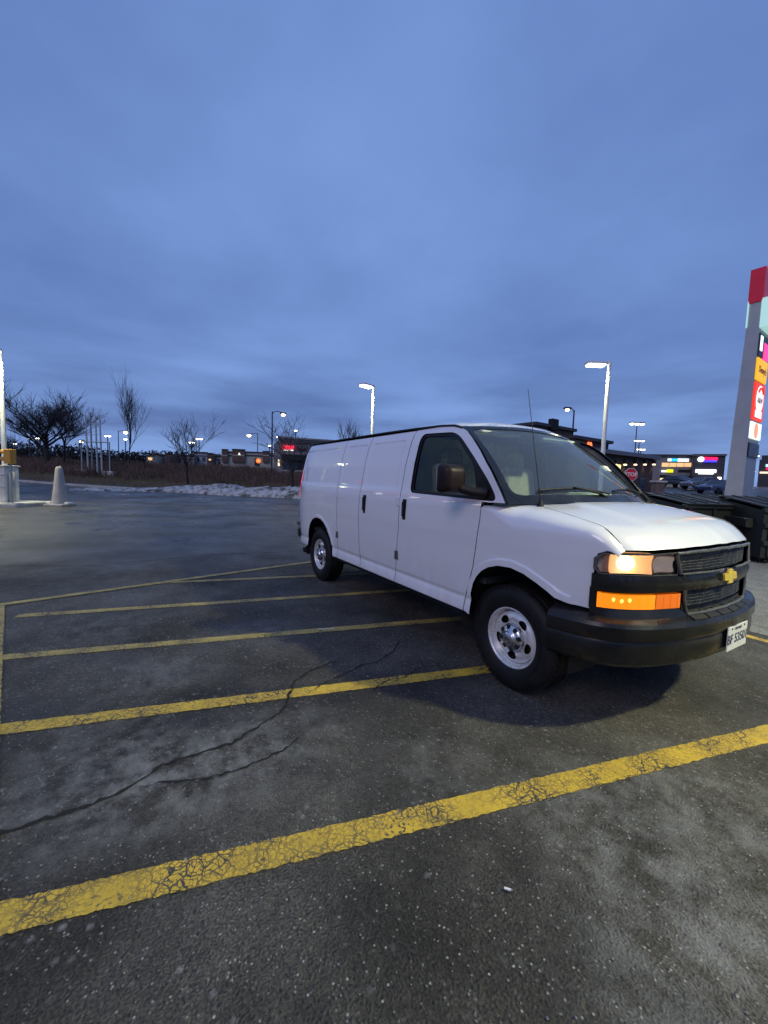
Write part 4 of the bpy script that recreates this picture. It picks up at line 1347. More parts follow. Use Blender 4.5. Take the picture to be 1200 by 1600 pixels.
for (x, y) in pl:
    for (o_, z) in ((-.05, .645), (-.005, .645), (.012, .63), (.012, .53), (.0, .50), (-.05, .50)):
        dq = Vector((x + 4.0, y, 0)).normalized()
        vs.append((x + dq.x * o_, y + dq.y * o_, z))
for i in range(len(pl) - 1):
    for k in range(6):
        fs.append((i * 6 + k, (i + 1) * 6 + k, (i + 1) * 6 + (k + 1) % 6, i * 6 + (k + 1) % 6))
fs += [tuple(range(6)), tuple(reversed(range(60, 66)))]
rb.add(vs, fs); rb.build('rear_bumper', M_blk, van)
MB().tube([(-3.95, -.62, .36), (-3.95, -.90, .36), (-3.98, -.97, .345)], .04, 10).build('exhaust_pipe', M_matte, van)
panel('mud_flap', [(-.12, .0), (.12, 0), (.12, .30), (-.12, .30)], lambda a, b_: (-3.86, -.84 + a, .30 + b_), M_matte, van, step=.1, gap=0, flange=.01)

# --- antenna
MB().tube([(.060, -.775, 1.325), (.045, -.775, 1.41), (-.097, -.78, 2.12)], [.004, .0035, .0022], 6).build('antenna', M_blk, van)
MB().lathe([(.026, 0), (.022, .018), (.010, .045), (.006, .065)], (.062, -.775, 1.290), 'Z', 14).build('antenna_base', M_blk, van)

# --- cabin
def seat(y):
    b = MB()
    b.box((-.92, y, .93), (.52, .50, .17), bev=.06)
    ax = (Vector((.25, 0, .97)).cross(VY) * -1, VY, Vector((-.22, 0, .975)).normalized())
    zb_ = Vector((-.20, 0, .98)).normalized(); xb_ = VY.cross(zb_)
    b.box(Vector((-1.17, y, 1.30)), (.15, .48, .66), (xb_, VY, zb_), bev=.06)
    b.box(Vector((-1.25, y, 1.70)), (.10, .26, .17), (xb_, VY, zb_), bev=.045)
    b.tube([(-1.24, y - .06, 1.55), (-1.25, y - .06, 1.68)], .008, 6); b.tube([(-1.24, y + .06, 1.55), (-1.25, y + .06, 1.68)], .008, 6)
    b.box((-.95, y, .78), (.42, .40, .16))
    return b.build('seat', M_seat, van)
seat(-.46); seat(.46)
b = MB()
b.box((-.36, 0, 1.17), (.34, 1.62, .26), bev=.06)
b.box((-.10, 0, 1.235), (.40, 1.50, .12), bev=.03)
b.box((-.40, .0, 1.02), (.24, .40, .28), bev=.04)
b.box((-.34, .45, 1.33), (.24, .46, .12), bev=.05)
b.box((-.38, -.42, 1.30), (.22, .50, .06), bev=.025)
b.build('dashboard', M_int, van)
b = MB()
Zs = Vector((-.72, 0, .69)).normalized(); Xs = VY.copy(); Ys = Zs.cross(Xs)
c0 = Vector((-.56, .45, 1.24))
b.tube([c0 + (Xs * math.cos(t) + Ys * math.sin(t)) * .19 for t in np.linspace(0, 2 * math.pi, 33)], .016, 8, cap=False)
for a in (0.1, 3.04, 4.71):
    b.tube([c0 - Zs * .03, c0 + (Xs * math.cos(a) + Ys * math.sin(a)) * .185], .014, 6)
b.tube([c0 - Zs * .02, c0 - Zs * .28], .035, 8)
b.build('steering_wheel', M_dark_int, van)
MB().box((-1.52, 0, 1.30), (.03, 1.66, 1.2)).build('bulkhead', M_int, van)
MB().box((-.66, -.02, 1.86), (.03, .26, .07), bev=.015).build('rear_view_mirror', M_blk, van)
for yy in (-.40, .40):
    MB().box((-.735, yy, 1.888), (.16, .50, .02), bev=.008).build('sun_visor', M_int, van)
MB().box((-.30, .62, 1.62), (.002, .11, .07), (Vector((.70, 0, .71)).normalized(), VY, Vector((-.71, 0, .70)).normalized())).build('paper_permit', mat('permit', (.7, .7, .66), .7, var=.05, vscale=20), van)

# ================================================================== lamps, poles and signs
M_pole_w = mat('pole_white', (0.62, 0.63, 0.62), 0.45, var=0.1, vscale=3.0)
M_pole_d = mat('pole_dark', (0.03, 0.03, 0.035), 0.5, metal=0.4, var=0.2, vscale=4.0)
M_galv = mat('galvanised', (0.36, 0.38, 0.38), 0.5, metal=0.5, var=0.2, vscale=6.0)
M_led = emat('led_white', (0.95, 1.0, 0.86), 14.0)
M_sod = emat('lamp_warm', (1.0, 0.66, 0.30), 12.0)
M_far = emat('lamp_far_white', (1.0, 0.96, 0.78), 10.0)
M_farw = emat('lamp_far_warm', (1.0, 0.74, 0.36), 7.0)

def spot(name, loc, power, col=(1.0, 0.97, 0.56), size=160, rad=0.22, parent=None):
    l_ = bpy.data.lights.new(name, 'SPOT')
    l_.energy = power; l_.color = col; l_.spot_size = R(size); l_.spot_blend = 0.6; l_.shadow_soft_size = rad
    o = bpy.data.objects.new(name, l_)
    COL.objects.link(o)
    if parent is not None:
        o.parent = parent; o.location = Vector(loc) - root_loc(parent)
    else:
        o.location = loc
    return o

def lot_lamp(x, y, ztop, arm, label, power, base=0.75, group='white lot lamps'):
    """white pole on a round concrete foot, one flat LED head on a short arm"""
    z0 = H(x, y)
    t = thing('lot_lamp', label, 'lamp post', (x, y, z0), group)
    arm = Vector((arm[0], arm[1], 0)).normalized()
    sd_ = Vector((-arm.y, arm.x, 0))
    MB().lathe([(.001, 0), (.30, 0), (.30, base - .03), (.27, base), (.001, base)], (x, y, z0 - .02), 'Z', 24).build('footing', M_conc, t)
    MB().box((x, y, z0 + base + .012), (.30, .30, .03), bev=.006).build('base_plate', M_galv, t)
    MB().tube([(x, y, z0 + base), (x, y, ztop + .12)], [.085, .062], 14).build('pole', M_pole_w, t)
    hp = Vector((x, y, ztop)) + arm * .50
    MB().tube([Vector((x, y, ztop + .02)), Vector((x, y, ztop + .03)) + arm * .2], .035, 10).build('arm', M_pole_w, t)
    hd = MB().box(hp + Vector((0, 0, .03)), (.72, .34, .085), (arm, sd_, VZ), bev=.02).build('lamp_head', M_pole_w, t)
    MB().box(hp - Vector((0, 0, .040)), (.60, .30, .075), (arm, sd_, VZ), bev=.03).build('led_panel', M_led, hd)
    spot('lamp_light', hp - Vector((0, 0, .12)), power, parent=t)
    return t

def pole_xy(px, py, d):
    p = at(px, py, d); return p.x, p.y

left_h = Vector((-_r.x, -_r.y, 0))
x, y = pole_xy(947, 640, 15.1)
lot_lamp(x, y, zat(x, y, 570), left_h, 'white lamp post with lit head behind the van windshield', 700)
x, y = pole_xy(582.5, 640, 19.5)
lot_lamp(x, y, zat(x, y, 606), left_h + Vector((-FW.x, -FW.y, 0)) * 1.2, 'white lamp post with lit head rising behind the van roof', 900)
x, y = pole_xy(6, 690, 15.6)
lamp_l = lot_lamp(x, y, zat(x, y, 551), Vector((-FW.x, -FW.y, 0)) - left_h * .25, 'white lamp post on a pale pedestal beside the metal railing', 1500, base=1.42)
# the lamp of the same row in front of the van: it throws the light on hood and asphalt
lot_lamp(5.1, 2.9, 6.0, (-.8, -.5), 'white lamp post with lit head in front of the van nose', 3500)

# pedestal, island, railing and signal by the left lamp
def left_island():
    g = G(20, 783)
    ax = (_r.copy(), Vector((FW.x, FW.y, 0)).normalized(), VZ)
    i_ = MB()
    c = Vector((x, y, 0)) + ax[0] * -1.0 + ax[1] * .1
    i_.box(c + VZ * .05, (4.2, 1.8, .20), ax, bev=.05)
    tag(i_.build('kerbed_island', M_conc), kind='structure')
    p = thing('pedestal', 'pale boxy concrete pedestal around the lamp post foot', 'pedestal', (x, y, 0.15))
    c2 = Vector((x, y, 0)) + ax[0] * .0
    MB().box(c2 + VZ * .82 + ax[0] * -.22, (.98, .62, 1.34), ax, bev=.04).build('block', mat('pedestal_pale', (.62, .61, .55), .85, var=.15, vscale=3.0, bump=.2, bscale=20), p)
    MB().box(c2 + VZ * 1.52 + ax[0] * -.22, (1.06, .70, .07), ax, bev=.02).build('cap', M_conc, p)
    rl = thing('railing', 'grey two bar metal railing in front of the pale pedestal', 'railing', (x, y, 0.15))
    rp = Vector((x, y, 0)) + ax[1] * -.55
    for dx_ in (.60, -1.6):
        MB().tube([rp + ax[0] * dx_ + VZ * .14, rp + ax[0] * dx_ + VZ * 1.22], .035, 10).build('post', M_galv, rl)
    for zz in (1.18, .72):
        MB().tube([rp + ax[0] * -1.6 + VZ * zz, rp + ax[0] * .60 + VZ * zz], .028, 8).build('rail', M_galv, rl)
    sg_ = thing('signal_head', 'yellow two lens signal head with visors on a thin grey post', 'signal', tuple(rp + ax[0] * .72 + VZ * .15))
    q = rp + ax[0] * .74
    MB().tube([q + VZ * .15, q + VZ * 1.66], .035, 10).build('post', M_galv, sg_)
    M_sig = mat('signal_yellow', (.55, .27, .03), .5, var=.15, vscale=10)
    hs = MB().box(q + VZ * 1.88 + ax[0] * -.02, (.26, .26, .54), ax, bev=.025).build('housing', M_sig, sg_)
    for zz in (2.01, 1.75):
        cc = q + VZ * zz + ax[0] * -.15
        vs = []; fs = []
        for k in range(13):
            a = R(-20 + 220 * k / 12)
            for ln in (0.0, -.26 if 3 <= k <= 9 else -.13):
                vs.append(cc + ax[0] * ln + ax[1] * math.cos(a) * .11 + VZ * math.sin(a) * .11)
        for k in range(12):
            fs.append((2 * k, 2 * k + 1, 2 * k + 3, 2 * k + 2))
        v_ = MB(); v_.add(vs, fs, True); o = v_.build('visor', M_sig, hs)
        md = o.modifiers.new('t', 'SOLIDIFY'); md.thickness = .012
        MB().tube([cc, cc + ax[0] * -.02], .10, 16).build('signal_lens', mat('signal_lens', (.25, .03, .02), .2, var=.1, vscale=9), hs)
left_island()

# tall tapered concrete marker
def marker_cone():
    p = G(94, 791)
    t = thing('tapered_marker', 'tall grey tapered concrete marker standing alone on the lot', 'marker', tuple(p))
    hgt = zat(p.x, p.y, 729) - p.z
    prof = [(.30, 0), (.295, .06), (.275, .2), (.20, hgt * .5), (.125, hgt - .12), (.105, hgt - .03), (.06, hgt), (.001, hgt + .005)]
    MB().lathe(prof, p, 'Z', 10).build('shaft', mat('marker_grey', (.34, .32, .31), .85, var=.15, vscale=4.0, bump=.2, bscale=20), t)
    ax = (_r.copy(), Vector((FW.x, FW.y, 0)).normalized(), VZ)
    MB().box(p + VZ * .05, (.74, .74, .10), ax, bev=.02).build('base', bpy.data.materials['marker_grey'], t)
    for s_ in (-1, 1):
        MB().box(p + ax[0] * .36 * s_ + VZ * .13, (.16, .30, .09), ax, bev=.02).build('foot_block', mat('block_white', (.66, .66, .62), .8, var=.1, vscale=6), t)
marker_cone()

# four masts and the goal-like frame on the verge
def masts():
    for i, (bx, by, tx_, ty) in enumerate(((138.5, 756, 133, 648), (145, 742, 140.5, 647), (153, 752, 148.5, 648), (160, 757, 155, 648))):
        p = at(bx, 752, 41.0 + (2.0 if i in (1,) else 0))
        z0 = H(p.x, p.y)
        t = thing('mast', 'thin galvanised mast standing upright on the verge inside the pipe frame', 'mast', (p.x, p.y, z0), 'four bare masts on the verge')
        zt = zat(p.x, p.y, ty)
        q = at(tx_, ty, 41.0)
        MB().tube([(p.x, p.y, z0 - .1), (p.x * .6 + q.x * .4, p.y * .6 + q.y * .4, z0 + (zt - z0) * .5), (q.x * .8 + p.x * .2, q.y * .8 + p.y * .2, zt)], [.085, .075, .06], 8).build('tube', M_galv, t)
        MB().box((p.x, p.y, z0 + .03), (.34, .34, .08), bev=.01).build('base_plate', M_galv, t)
    p0, p1 = at(128.5, 752, 41), at(172, 752, 41)
    t = thing('pipe_frame', 'low galvanised pipe frame standing on two concrete blocks', 'frame', (p0.x, p0.y, H(p0.x, p0.y)))
    for p, ty in ((p0, 690), (p1, 690)):
        z0 = H(p.x, p.y)
        MB().tube([(p.x, p.y, z0 + .3), (p.x, p.y, zat(p0.x, p0.y, 690))], .06, 8).build('post', M_galv, t)
        MB().box((p.x, p.y, z0 + .25), (.95, .6, .55), (_r.copy(), Vector((FW.x, FW.y, 0)).normalized(), VZ), bev=.05).build('concrete_block', M_conc, t)
    zz = zat(p0.x, p0.y, 690)
    MB().tube([(p0.x, p0.y, zz), (p1.x, p1.y, zz)], .055, 8).build('crossbar', M_galv, t)
masts()

# ------------------------------------------------------------------ street and lot lights far off
def street_lamp(px, ybase, ytop, lx, ly, d, label, warm=True, r_=.11):
    p = at(px, (ybase + ytop) / 2, d)
    z0 = H(p.x, p.y)
    t = thing('street_lamp', label, 'street lamp', (p.x, p.y, z0), 'dark street lamps with warm light')
    zt = zat(p.x, p.y, ytop)
    MB().tube([(p.x, p.y, z0 - .1), (p.x, p.y, zt)], [r_, r_ * .7], 8).build('pole', M_pole_d, t)
    q = at(lx, ly, d)
    top = Vector((p.x, p.y, zt - .25))
    mid = (top + q) / 2 + VZ * .35
    MB().tube([top, top * .6 + mid * .4 + VZ * .12, mid, q + VZ * .18], .05, 6).build('arm', M_pole_d, t)
    MB().box(q + VZ * .12, (.75, .4, .2), (_r.copy(), Vector((FW.x, FW.y, 0)).normalized(), VZ), bev=.06).build('lamp_head', M_pole_d, t)
    rr = .0062 * d * .8
    MB().lathe([(.001, -rr * .75), (rr * .7, -rr * .55), (rr, 0), (rr * .8, rr * .3), (.001, rr * .4)], q - VZ * .05, 'Z', 14).build('lamp_globe', M_sod if warm else M_far, t)
    return t
street_lamp(425, 737, 643, 442.5, 647.5, 52, 'tall dark street lamp with warm light beside the red sign shop')
street_lamp(402.5, 722, 677, 389, 680, 88, 'dark street lamp with warm light in front of the brick panelled store')
street_lamp(185, 703, 673, 196.5, 675.5, 96, 'dark street lamp with warm light beside the slim tall tree')
street_lamp(895.5, 690, 641, 886.5, 639.5, 44, 'dark street lamp with warm light behind the windshield near brick roof')

def yard_light(px, ytop, d, nhead, label, wd=.9, group='far lot floodlights'):
    p = at(px, ytop, d)
    z0 = H(p.x, p.y)
    t = thing('floodlight_mast', label, 'floodlight', (p.x, p.y, z0), group)
    MB().tube([(p.x, p.y, z0), (p.x, p.y, p.z + .2)], d * .0012, 6).build('pole', M_pole_d, t)
    for k in range(nhead):
        o_ = (k - (nhead - 1) / 2) * wd
        MB().box(p + _r * o_ + VZ * .12, (wd * .85, .5, .18), (_r.copy(), Vector((FW.x, FW.y, 0)).normalized(), VZ), bev=.05).build('lamp_head', M_pole_d, t)
        MB().lathe([(.001, -wd * .30), (wd * .32, -wd * .22), (wd * .44, 0), (.001, wd * .03)], p + _r * o_, 'Z', 10).build('lamp_globe', M_far, t)
yard_light(995.5, 662, 62, 3, 'tall mast with three white floodlights above the strip mall', .78)
yard_light(999, 688.5, 92, 3, 'mast with three floodlights lower behind the tallest floodlight mast', .80)
yard_light(1001.5, 702, 120, 3, 'mast with three floodlights lowest and farthest above the restaurant', .85)
for (px, yt, n_, lb) in ((311, 685.5, 2, 'far twin floodlight, the taller of two beside the young tree in the brush'), (299.5, 691, 2, 'far twin floodlight, the lower of two behind the young tree in the brush'),
                         (437, 682.5, 2, 'far twin floodlight just over the red sign shop cornice'), (462, 672.5, 1, 'single far floodlight high among the branches over the red sign shop'),
                         (421, 696, 1, 'single small floodlight left of the tall street lamp pole'), (430, 707, 1, 'low single floodlight between the street lamp and the red sign shop'),
                         (168, 681, 2, 'far twin floodlight above the pipe frame crossbar'), (58, 684.5, 2, 'far twin floodlight behind the broad bare tree'),
                         (23, 693, 1, 'single low floodlight above the yellow signal head'), (196, 686, 1, 'single small floodlight below the street lamp by the slim tree'),
                         (46, 683.5, 1, 'single small floodlight behind the limbs of the broad bare tree')):
    yard_light(px, yt, 112, n_, lb, .95)
yard_light(127.5, 689.5, 60, 1, 'single warm floodlight beside the pipe frame', .7)
yard_light(1180, 712, 80, 2, 'white floodlight mast beyond the sign pylon', .8)
yard_light(1172, 736, 84, 3, 'low bright floodlights beside the sign pylon foot', .7)

# ------------------------------------------------------------------ bare trees
M_bark = mat('bark_dark', (0.030, 0.024, 0.022), 0.95, var=0.35, vscale=3.0)
def tree(name, label, base, height, r0, seed, spread=.55, trunk_frac=.28, levels=5, kids=4, lean=0.0, fine=1.0, group=None, upright=.25):
    rg = random.Random(seed)
    t = thing(name, label, 'tree', tuple(base), group)
    tk, cr = MB(), MB()
    def grow(p, d, ln, r_, lev):
        n_ = 4
        pts = [p]; rad = [r_]
        dd = d.copy()
        for i in range(n_):
            g_ = .03 if lev == 0 else .14
            dd = (dd + Vector((rg.gauss(0, g_), rg.gauss(0, g_), rg.gauss(0, .06) + .05 * upright * lev))).normalized()
            pts.append(pts[-1] + dd * ln / n_); rad.append(r_ * (1 - .5 * (i + 1) / n_))
        (tk if lev == 0 else cr).tube(pts, rad, 8 if lev == 0 else (5 if lev == 1 else 3), cap=False)
        if lev >= levels: return
        k = kids + (1 if lev == 0 else 0) + rg.choice((0, 1))
        for i in range(k):
            s_ = (.45 if lev == 0 else .25) + (1 - (.45 if lev == 0 else .25)) * (i + rg.random()) / k
            idx = min(n_ - 1, int(s_ * n_)); fr_ = s_ * n_ - idx
            q = pts[idx].lerp(pts[idx + 1], min(1, fr_))
            ang = rg.uniform(0, 6.28) + i * 2.4
            side_ = Vector((math.cos(ang), math.sin(ang), 0))
            nd = (dd * (1 - spread) + side_ * spread * rg.uniform(.7, 1.3) + VZ * upright * .6).normalized()
            l2 = ln * rg.uniform(.52, .80) * (1.25 if lev == 0 else 1.0)
            grow(q, nd, l2, max(rad[idx] * rg.uniform(.45, .65), .014 * fine), lev + 1)
        grow(pts[-1], dd, ln * .7, max(rad[-1] * .85, .014 * fine), lev + 1)
    grow(Vector(base) - VZ * .1, Vector((lean, 0, 1)).normalized(), height * trunk_frac, r0, 0)
    tk.build('trunk', M_bark, t, fix=False)
    cr.build('crown', M_bark, t, fix=False)
    # settle to the measured height
    zmax = max(v.z for v in cr.v) - base[2]
    t.scale = (1, 1, 1)
    k = height / zmax
    for ch in [o for o in bpy.data.objects if o.parent == t]:
        for v in ch.data.vertices: v.co *= k
    return t
def tree_at(name, label, px, ytop, d, r0, seed, **kw):
    p = at(px, 740, d)
    z0 = H(p.x, p.y)
    return tree(name, label, (p.x, p.y, z0), zat(p.x, p.y, ytop) - z0, r0, seed, **kw)
tree_at('bare_tree', 'broad bare tree with many spreading limbs behind the railing', 74, 597, 47, .27, 17, spread=.56, trunk_frac=.30, levels=4, kids=5, fine=1.05, upright=.22)
tree_at('bare_tree', 'smaller bare tree beside the broad spreading tree', 101, 600, 50, .20, 9, spread=.46, trunk_frac=.46, levels=5, kids=3, fine=1.15, upright=.25)
tree_at('slim_tree', 'tall slim bare tree with upright branches on the field', 202, 573, 52, .16, 12, spread=.30, trunk_frac=.60, levels=3, kids=6, fine=1.2, upright=.45)
tree_at('young_tree', 'small bare young tree standing in the brush behind the snow', 293, 640, 37, .12, 23, spread=.46, trunk_frac=.34, levels=4, kids=3, fine=.9)
tree_at('young_tree', 'small bare young tree in front of the red sign shop', 458, 640, 33, .11, 35, spread=.62, trunk_frac=.34, levels=4, kids=3, fine=.9)
tree_at('young_tree', 'bare treetop showing over the van roof', 551, 654, 58, .16, 41, spread=.40, trunk_frac=.34, levels=4, kids=4, fine=1.4, upright=.4)
tree_at('young_tree', 'low bare tree left of the broad tree at the field edge', 14, 672, 60, .14, 47, spread=.6, trunk_frac=.32, levels=4, kids=3, fine=1.4)

# ------------------------------------------------------------------ buildings
class Facade:
    """upright wall seen between two picture columns at a given distance; features are put on it by column and row"""
    def __init__(s, px0, px1, py, d0, d1=None):
        d1 = d1 or d0
        a, b = at(px0, py, d0), at(px1, py, d1)
        s.o = Vector((a.x, a.y, 0)); s.X = Vector((b.x - a.x, b.y - a.y, 0)); s.w = s.X.length; s.X.normalize()
        s.Nn = Vector((s.X.y, -s.X.x, 0))
        if s.Nn.dot(CAM - s.o) < 0: s.Nn = -s.Nn
        m_ = s.o + s.X * s.w / 2
        s.z0 = H(m_.x, m_.y)
        s.base = Vector((m_.x, m_.y, s.z0))
    def uz(s, px, py):
        r_ = ray(px, py); t = (s.o - CAM).dot(s.Nn) / r_.dot(s.Nn)
        p = CAM + r_ * t
        return (p - s.o).dot(s.X), p.z
    def pt(s, u_, z, off=0.0):
        q = s.o + s.X * u_ + s.Nn * off
        return Vector((q.x, q.y, z))
    def box(s, b, u0, u1, z0, z1, f0, f1):
        b.box(s.pt((u0 + u1) / 2, (z0 + z1) / 2, (f0 + f1) / 2), (abs(u1 - u0), abs(f1 - f0), abs(z1 - z0)), (s.X, s.Nn, VZ)); return b
    def rect(s, name, px0, py0, px1, py1, f0, f1, m, parent):
        um = (s.uz(px0, (py0 + py1) / 2)[0], s.uz(px1, (py0 + py1) / 2)[0]); pm = (px0 + px1) / 2
        zz = (s.uz(pm, py0)[1], s.uz(pm, py1)[1])
        return s.box(MB(), um[0], um[1], zz[1], zz[0], f0, f1).build(name, m, parent)
    def wall(s, name, px0, py0, px1, depth, m, parent, f=0.0):
        um = (s.uz(px0, py0)[0], s.uz(px1, py0)[0]); z1 = s.uz((px0 + px1) / 2, py0)[1]
        return s.box(MB(), um[0], um[1], s.z0 - .3, z1, f - depth, f).build(name, m, parent)

M_brick = mat('brick_brown', (0.12, 0.075, 0.06), 0.9, var=0.3, vscale=1.2)
M_dkbr = mat('brick_dark', (0.050, 0.034, 0.032), 0.9, var=0.3, vscale=1.5)
M_cream = mat('render_cream', (0.40, 0.39, 0.33), 0.9, var=0.12, vscale=0.8)
M_stone = mat('stucco_grey', (0.21, 0.20, 0.20), 0.9, var=0.15, vscale=0.7)
M_dkwall = mat('cladding_dark', (0.045, 0.043, 0.050), 0.7, var=0.2, vscale=0.8)
M_glz = mat('shop_glass', (0.03, 0.035, 0.05), 0.12, var=0.2, vscale=0.5)
M_red = emat('sign_red', (1.0, 0.03, 0.07), 2.4)
M_dred = mat('sign_dark_red', (0.10, 0.012, 0.02), 0.6, var=0.2, vscale=3)
M_warmwin = emat('window_warm', (1.0, 0.62, 0.28), 0.9)
M_shop = emat('shopfront_light', (1.0, 0.80, 0.55), 1.1)
M_wsign = emat('sign_white', (0.90, 0.98, 1.0), 2.0)
M_cyan = emat('sign_cyan', (0.02, 0.50, 0.90), 1.6)
M_ysign = emat('sign_yellow', (0.80, 0.85, 0.01), 1.3)
M_bsign = emat('sign_blue', (0.06, 0.05, 1.0), 1.8)
M_rsign = emat('sign_crimson', (1.0, 0.01, 0.10), 1.8)

# shop with the red sign, left of the van tail
f = Facade(436, 498, 700, 58, 60)
t = thing('sign_shop', 'grey flared shop front with glowing red sign behind the van tail', 'shop', tuple(f.base))
f.wall('wall', 438, 690, 560, 9, M_stone, t)
for k, (a, yy) in enumerate(((436.5, 694), (435, 691.5), (433.5, 689))):
    f.rect('cornice', a, yy - 2.6, 561, yy, -.2, .25 + .2 * k, mat('cornice_stone', (.27, .26, .25), .9, var=.1, vscale=1), t)
f.rect('awning', 439.5, 713, 559, 721.5, -.1, 1.1, mat('awning_black', (.018, .016, .02), .8, var=.2, vscale=1), t)
for k in range(8):
    f.rect('shop_window', 441 + k * 8, 723, 448 + k * 8, 735, -.1, .04, M_glz, t)
lets = [(441.5, 444), (444.8, 447.3), (448, 450.4), (451, 453.6), (454.2, 456.4), (457, 459)]
for i, (a, b_) in enumerate(lets):     # red block letters, too blurred to read
    sgo = f.rect('sign_letter', a, 696.6, b_, 702.0, .06, .25, M_red, t)
    if i % 2 == 0: f.rect('sign_letter', a + .9, 698.6, b_ - .4, 700.0, .25, .27, M_dred, t)
f.rect('sign_underline', 442.5, 703.0, 449.5, 704.2, .06, .2, M_wsign, t); f.rect('sign_underline', 451.5, 702.8, 453.6, 704.2, .06, .2, M_wsign, t); f.rect('sign_underline', 455, 703.0, 458.4, 704.2, .06, .2, M_wsign, t)
for i, (a, b_, y0_, y1_) in enumerate(((465, 467.5, 699.5, 703.8), (468, 470, 701, 703.8), (470.6, 472.6, 701, 703.8), (473.2, 475, 701, 703.8), (475.6, 478, 700, 704.3))):
    f.rect('script_letter', a, y0_, b_, y1_, .06, .2, M_dred, t)
f.rect('wall_light', 434.3, 718, 436.6, 728, .0, .25, emat('sconce_warm', (1.0, .80, .50), 1.6), t)
f.rect('sill_band', 438, 736, 560, 738.5, -.1, .12, M_cream, t)

# long brick panelled store
f = Facade(345, 446, 710, 78, 80)
t = thing('panelled_store', 'long cream store with brick pier panels and dark stripe', 'store', tuple(f.base))
f.wall('wall', 346, 706.5, 446, 14, M_cream, t)
for (a, b_, y0_) in ((347.5, 356.5, 703), (363.5, 383, 703), (411, 421, 706)):
    f.rect('brick_pier', a, y0_, b_, 722.5, -.2, .45, M_brick, t)
    f.rect('pier_cap', a - .6, y0_ - 1.1, b_ + .6, y0_, -.2, .6, M_dkbr, t)
    f.rect('cream_band', a, 711.2, b_, 712.6, .45, .5, M_cream, t)
for (a, b_) in ((357, 363), (383.5, 410.5), (421.5, 446)):
    f.rect('dark_stripe', a, 711.0, b_, 712.6, -.1, .15, M_dkwall, t); f.rect('roof_edge', a, 705.8, b_, 707.2, -.1, .2, M_dkbr, t)
u0, z0_ = f.uz(374.6, 711); s__ = (f.uz(376.6, 711)[0] - u0)
b = MB(); b.prism([(-s__, -.0), (s__, 0), (0, s__ * 1.9)], f.pt(u0, f.uz(374.6, 711)[1], .55), f.X, VZ, f.Nn, .1)
b.build('triangle_sign', emat('triangle_white', (.95, .95, .85), 1.3), t)
f.rect('entrance', 398, 716.5, 405, 727, -.1, .25, M_dkbr, t)
f.rect('wall_light', 433, 716, 436.5, 726, .0, .3, bpy.data.materials['sconce_warm'], t)
# round orange sign
p = at(404, 720, 66)
t = thing('round_sign', 'round glowing orange sign in front of the brick panelled store', 'sign', (p.x, p.y, H(p.x, p.y)))
Fh = Vector((FW.x, FW.y, 0)).normalized()
MB().tube([(p.x, p.y, H(p.x, p.y) - .1), (p.x, p.y, p.z)], .06, 6).build('post', M_pole_d, t)
MB().tube([p, p - Fh * .12], .40, 20).build('disc', emat('orange_disc', (1.0, .22, .02), 1.1), t)
MB().tube([p - Fh * .13, p - Fh * .15], .16, 12).build('centre', emat('disc_centre', (.9, .6, .3), .9), t)

# low far buildings between the trees
def far_block(px0, px1, yt, d, m, label, lights=()):
    f_ = Facade(px0, px1, yt, d)
    t_ = thing('far_store', label, 'store', tuple(f_.base))
    f_.wall('wall', px0, yt, px1, 10, m, t_)
    f_.rect('roof_edge', px0 - .5, yt - .9, px1 + .5, yt + .8, -.3, .3, M_dkbr, t_)
    f_.rect('fascia_band', px0, yt + 4.5, px1, yt + 5.8, -.2, .15, M_dkwall, t_)
    for (a, b_, c, e) in lights:
        f_.rect('lit_window', a, c, b_, e, -.1, .15, M_warmwin, t_)
    n_ = max(2, int((px1 - px0) / 9))
    for k in range(n_):
        a = px0 + (px1 - px0) * (k + .25) / n_
        f_.rect('shop_window', a, yt + 7.5, a + (px1 - px0) / n_ * .5, yt + 14, -.1, .08, M_glz, t_)
    return t_
far_block(229, 240, 712, 92, M_cream, 'small cream store beside the slim tree with lit window', ((232, 238, 715, 719),))
far_block(240.5, 247, 708.5, 94, M_brick, 'narrow brick block between two cream stores')
far_block(248, 258, 711.5, 96, M_cream, 'cream store wall right of the narrow brick block')
far_block(259, 266, 708.5, 94, M_brick, 'second narrow brick block behind the brush')
far_block(267, 303, 711.5, 98, M_stone, 'long low grey store behind the small young tree', ((267, 270, 716, 718.5),))
far_block(304, 323.5, 707, 100, mat('render_pale_blue', (.30, .33, .38), .9, var=.1, vscale=.6), 'pale blue grey store wall beside the dark woods')
far_block(324, 332, 708.5, 97, M_brick, 'brick corner block beside the pale blue grey store', ((326.5, 330, 717, 719.5),))
far_block(332.5, 346, 713, 99, M_cream, 'low cream store left of the brick panelled store')

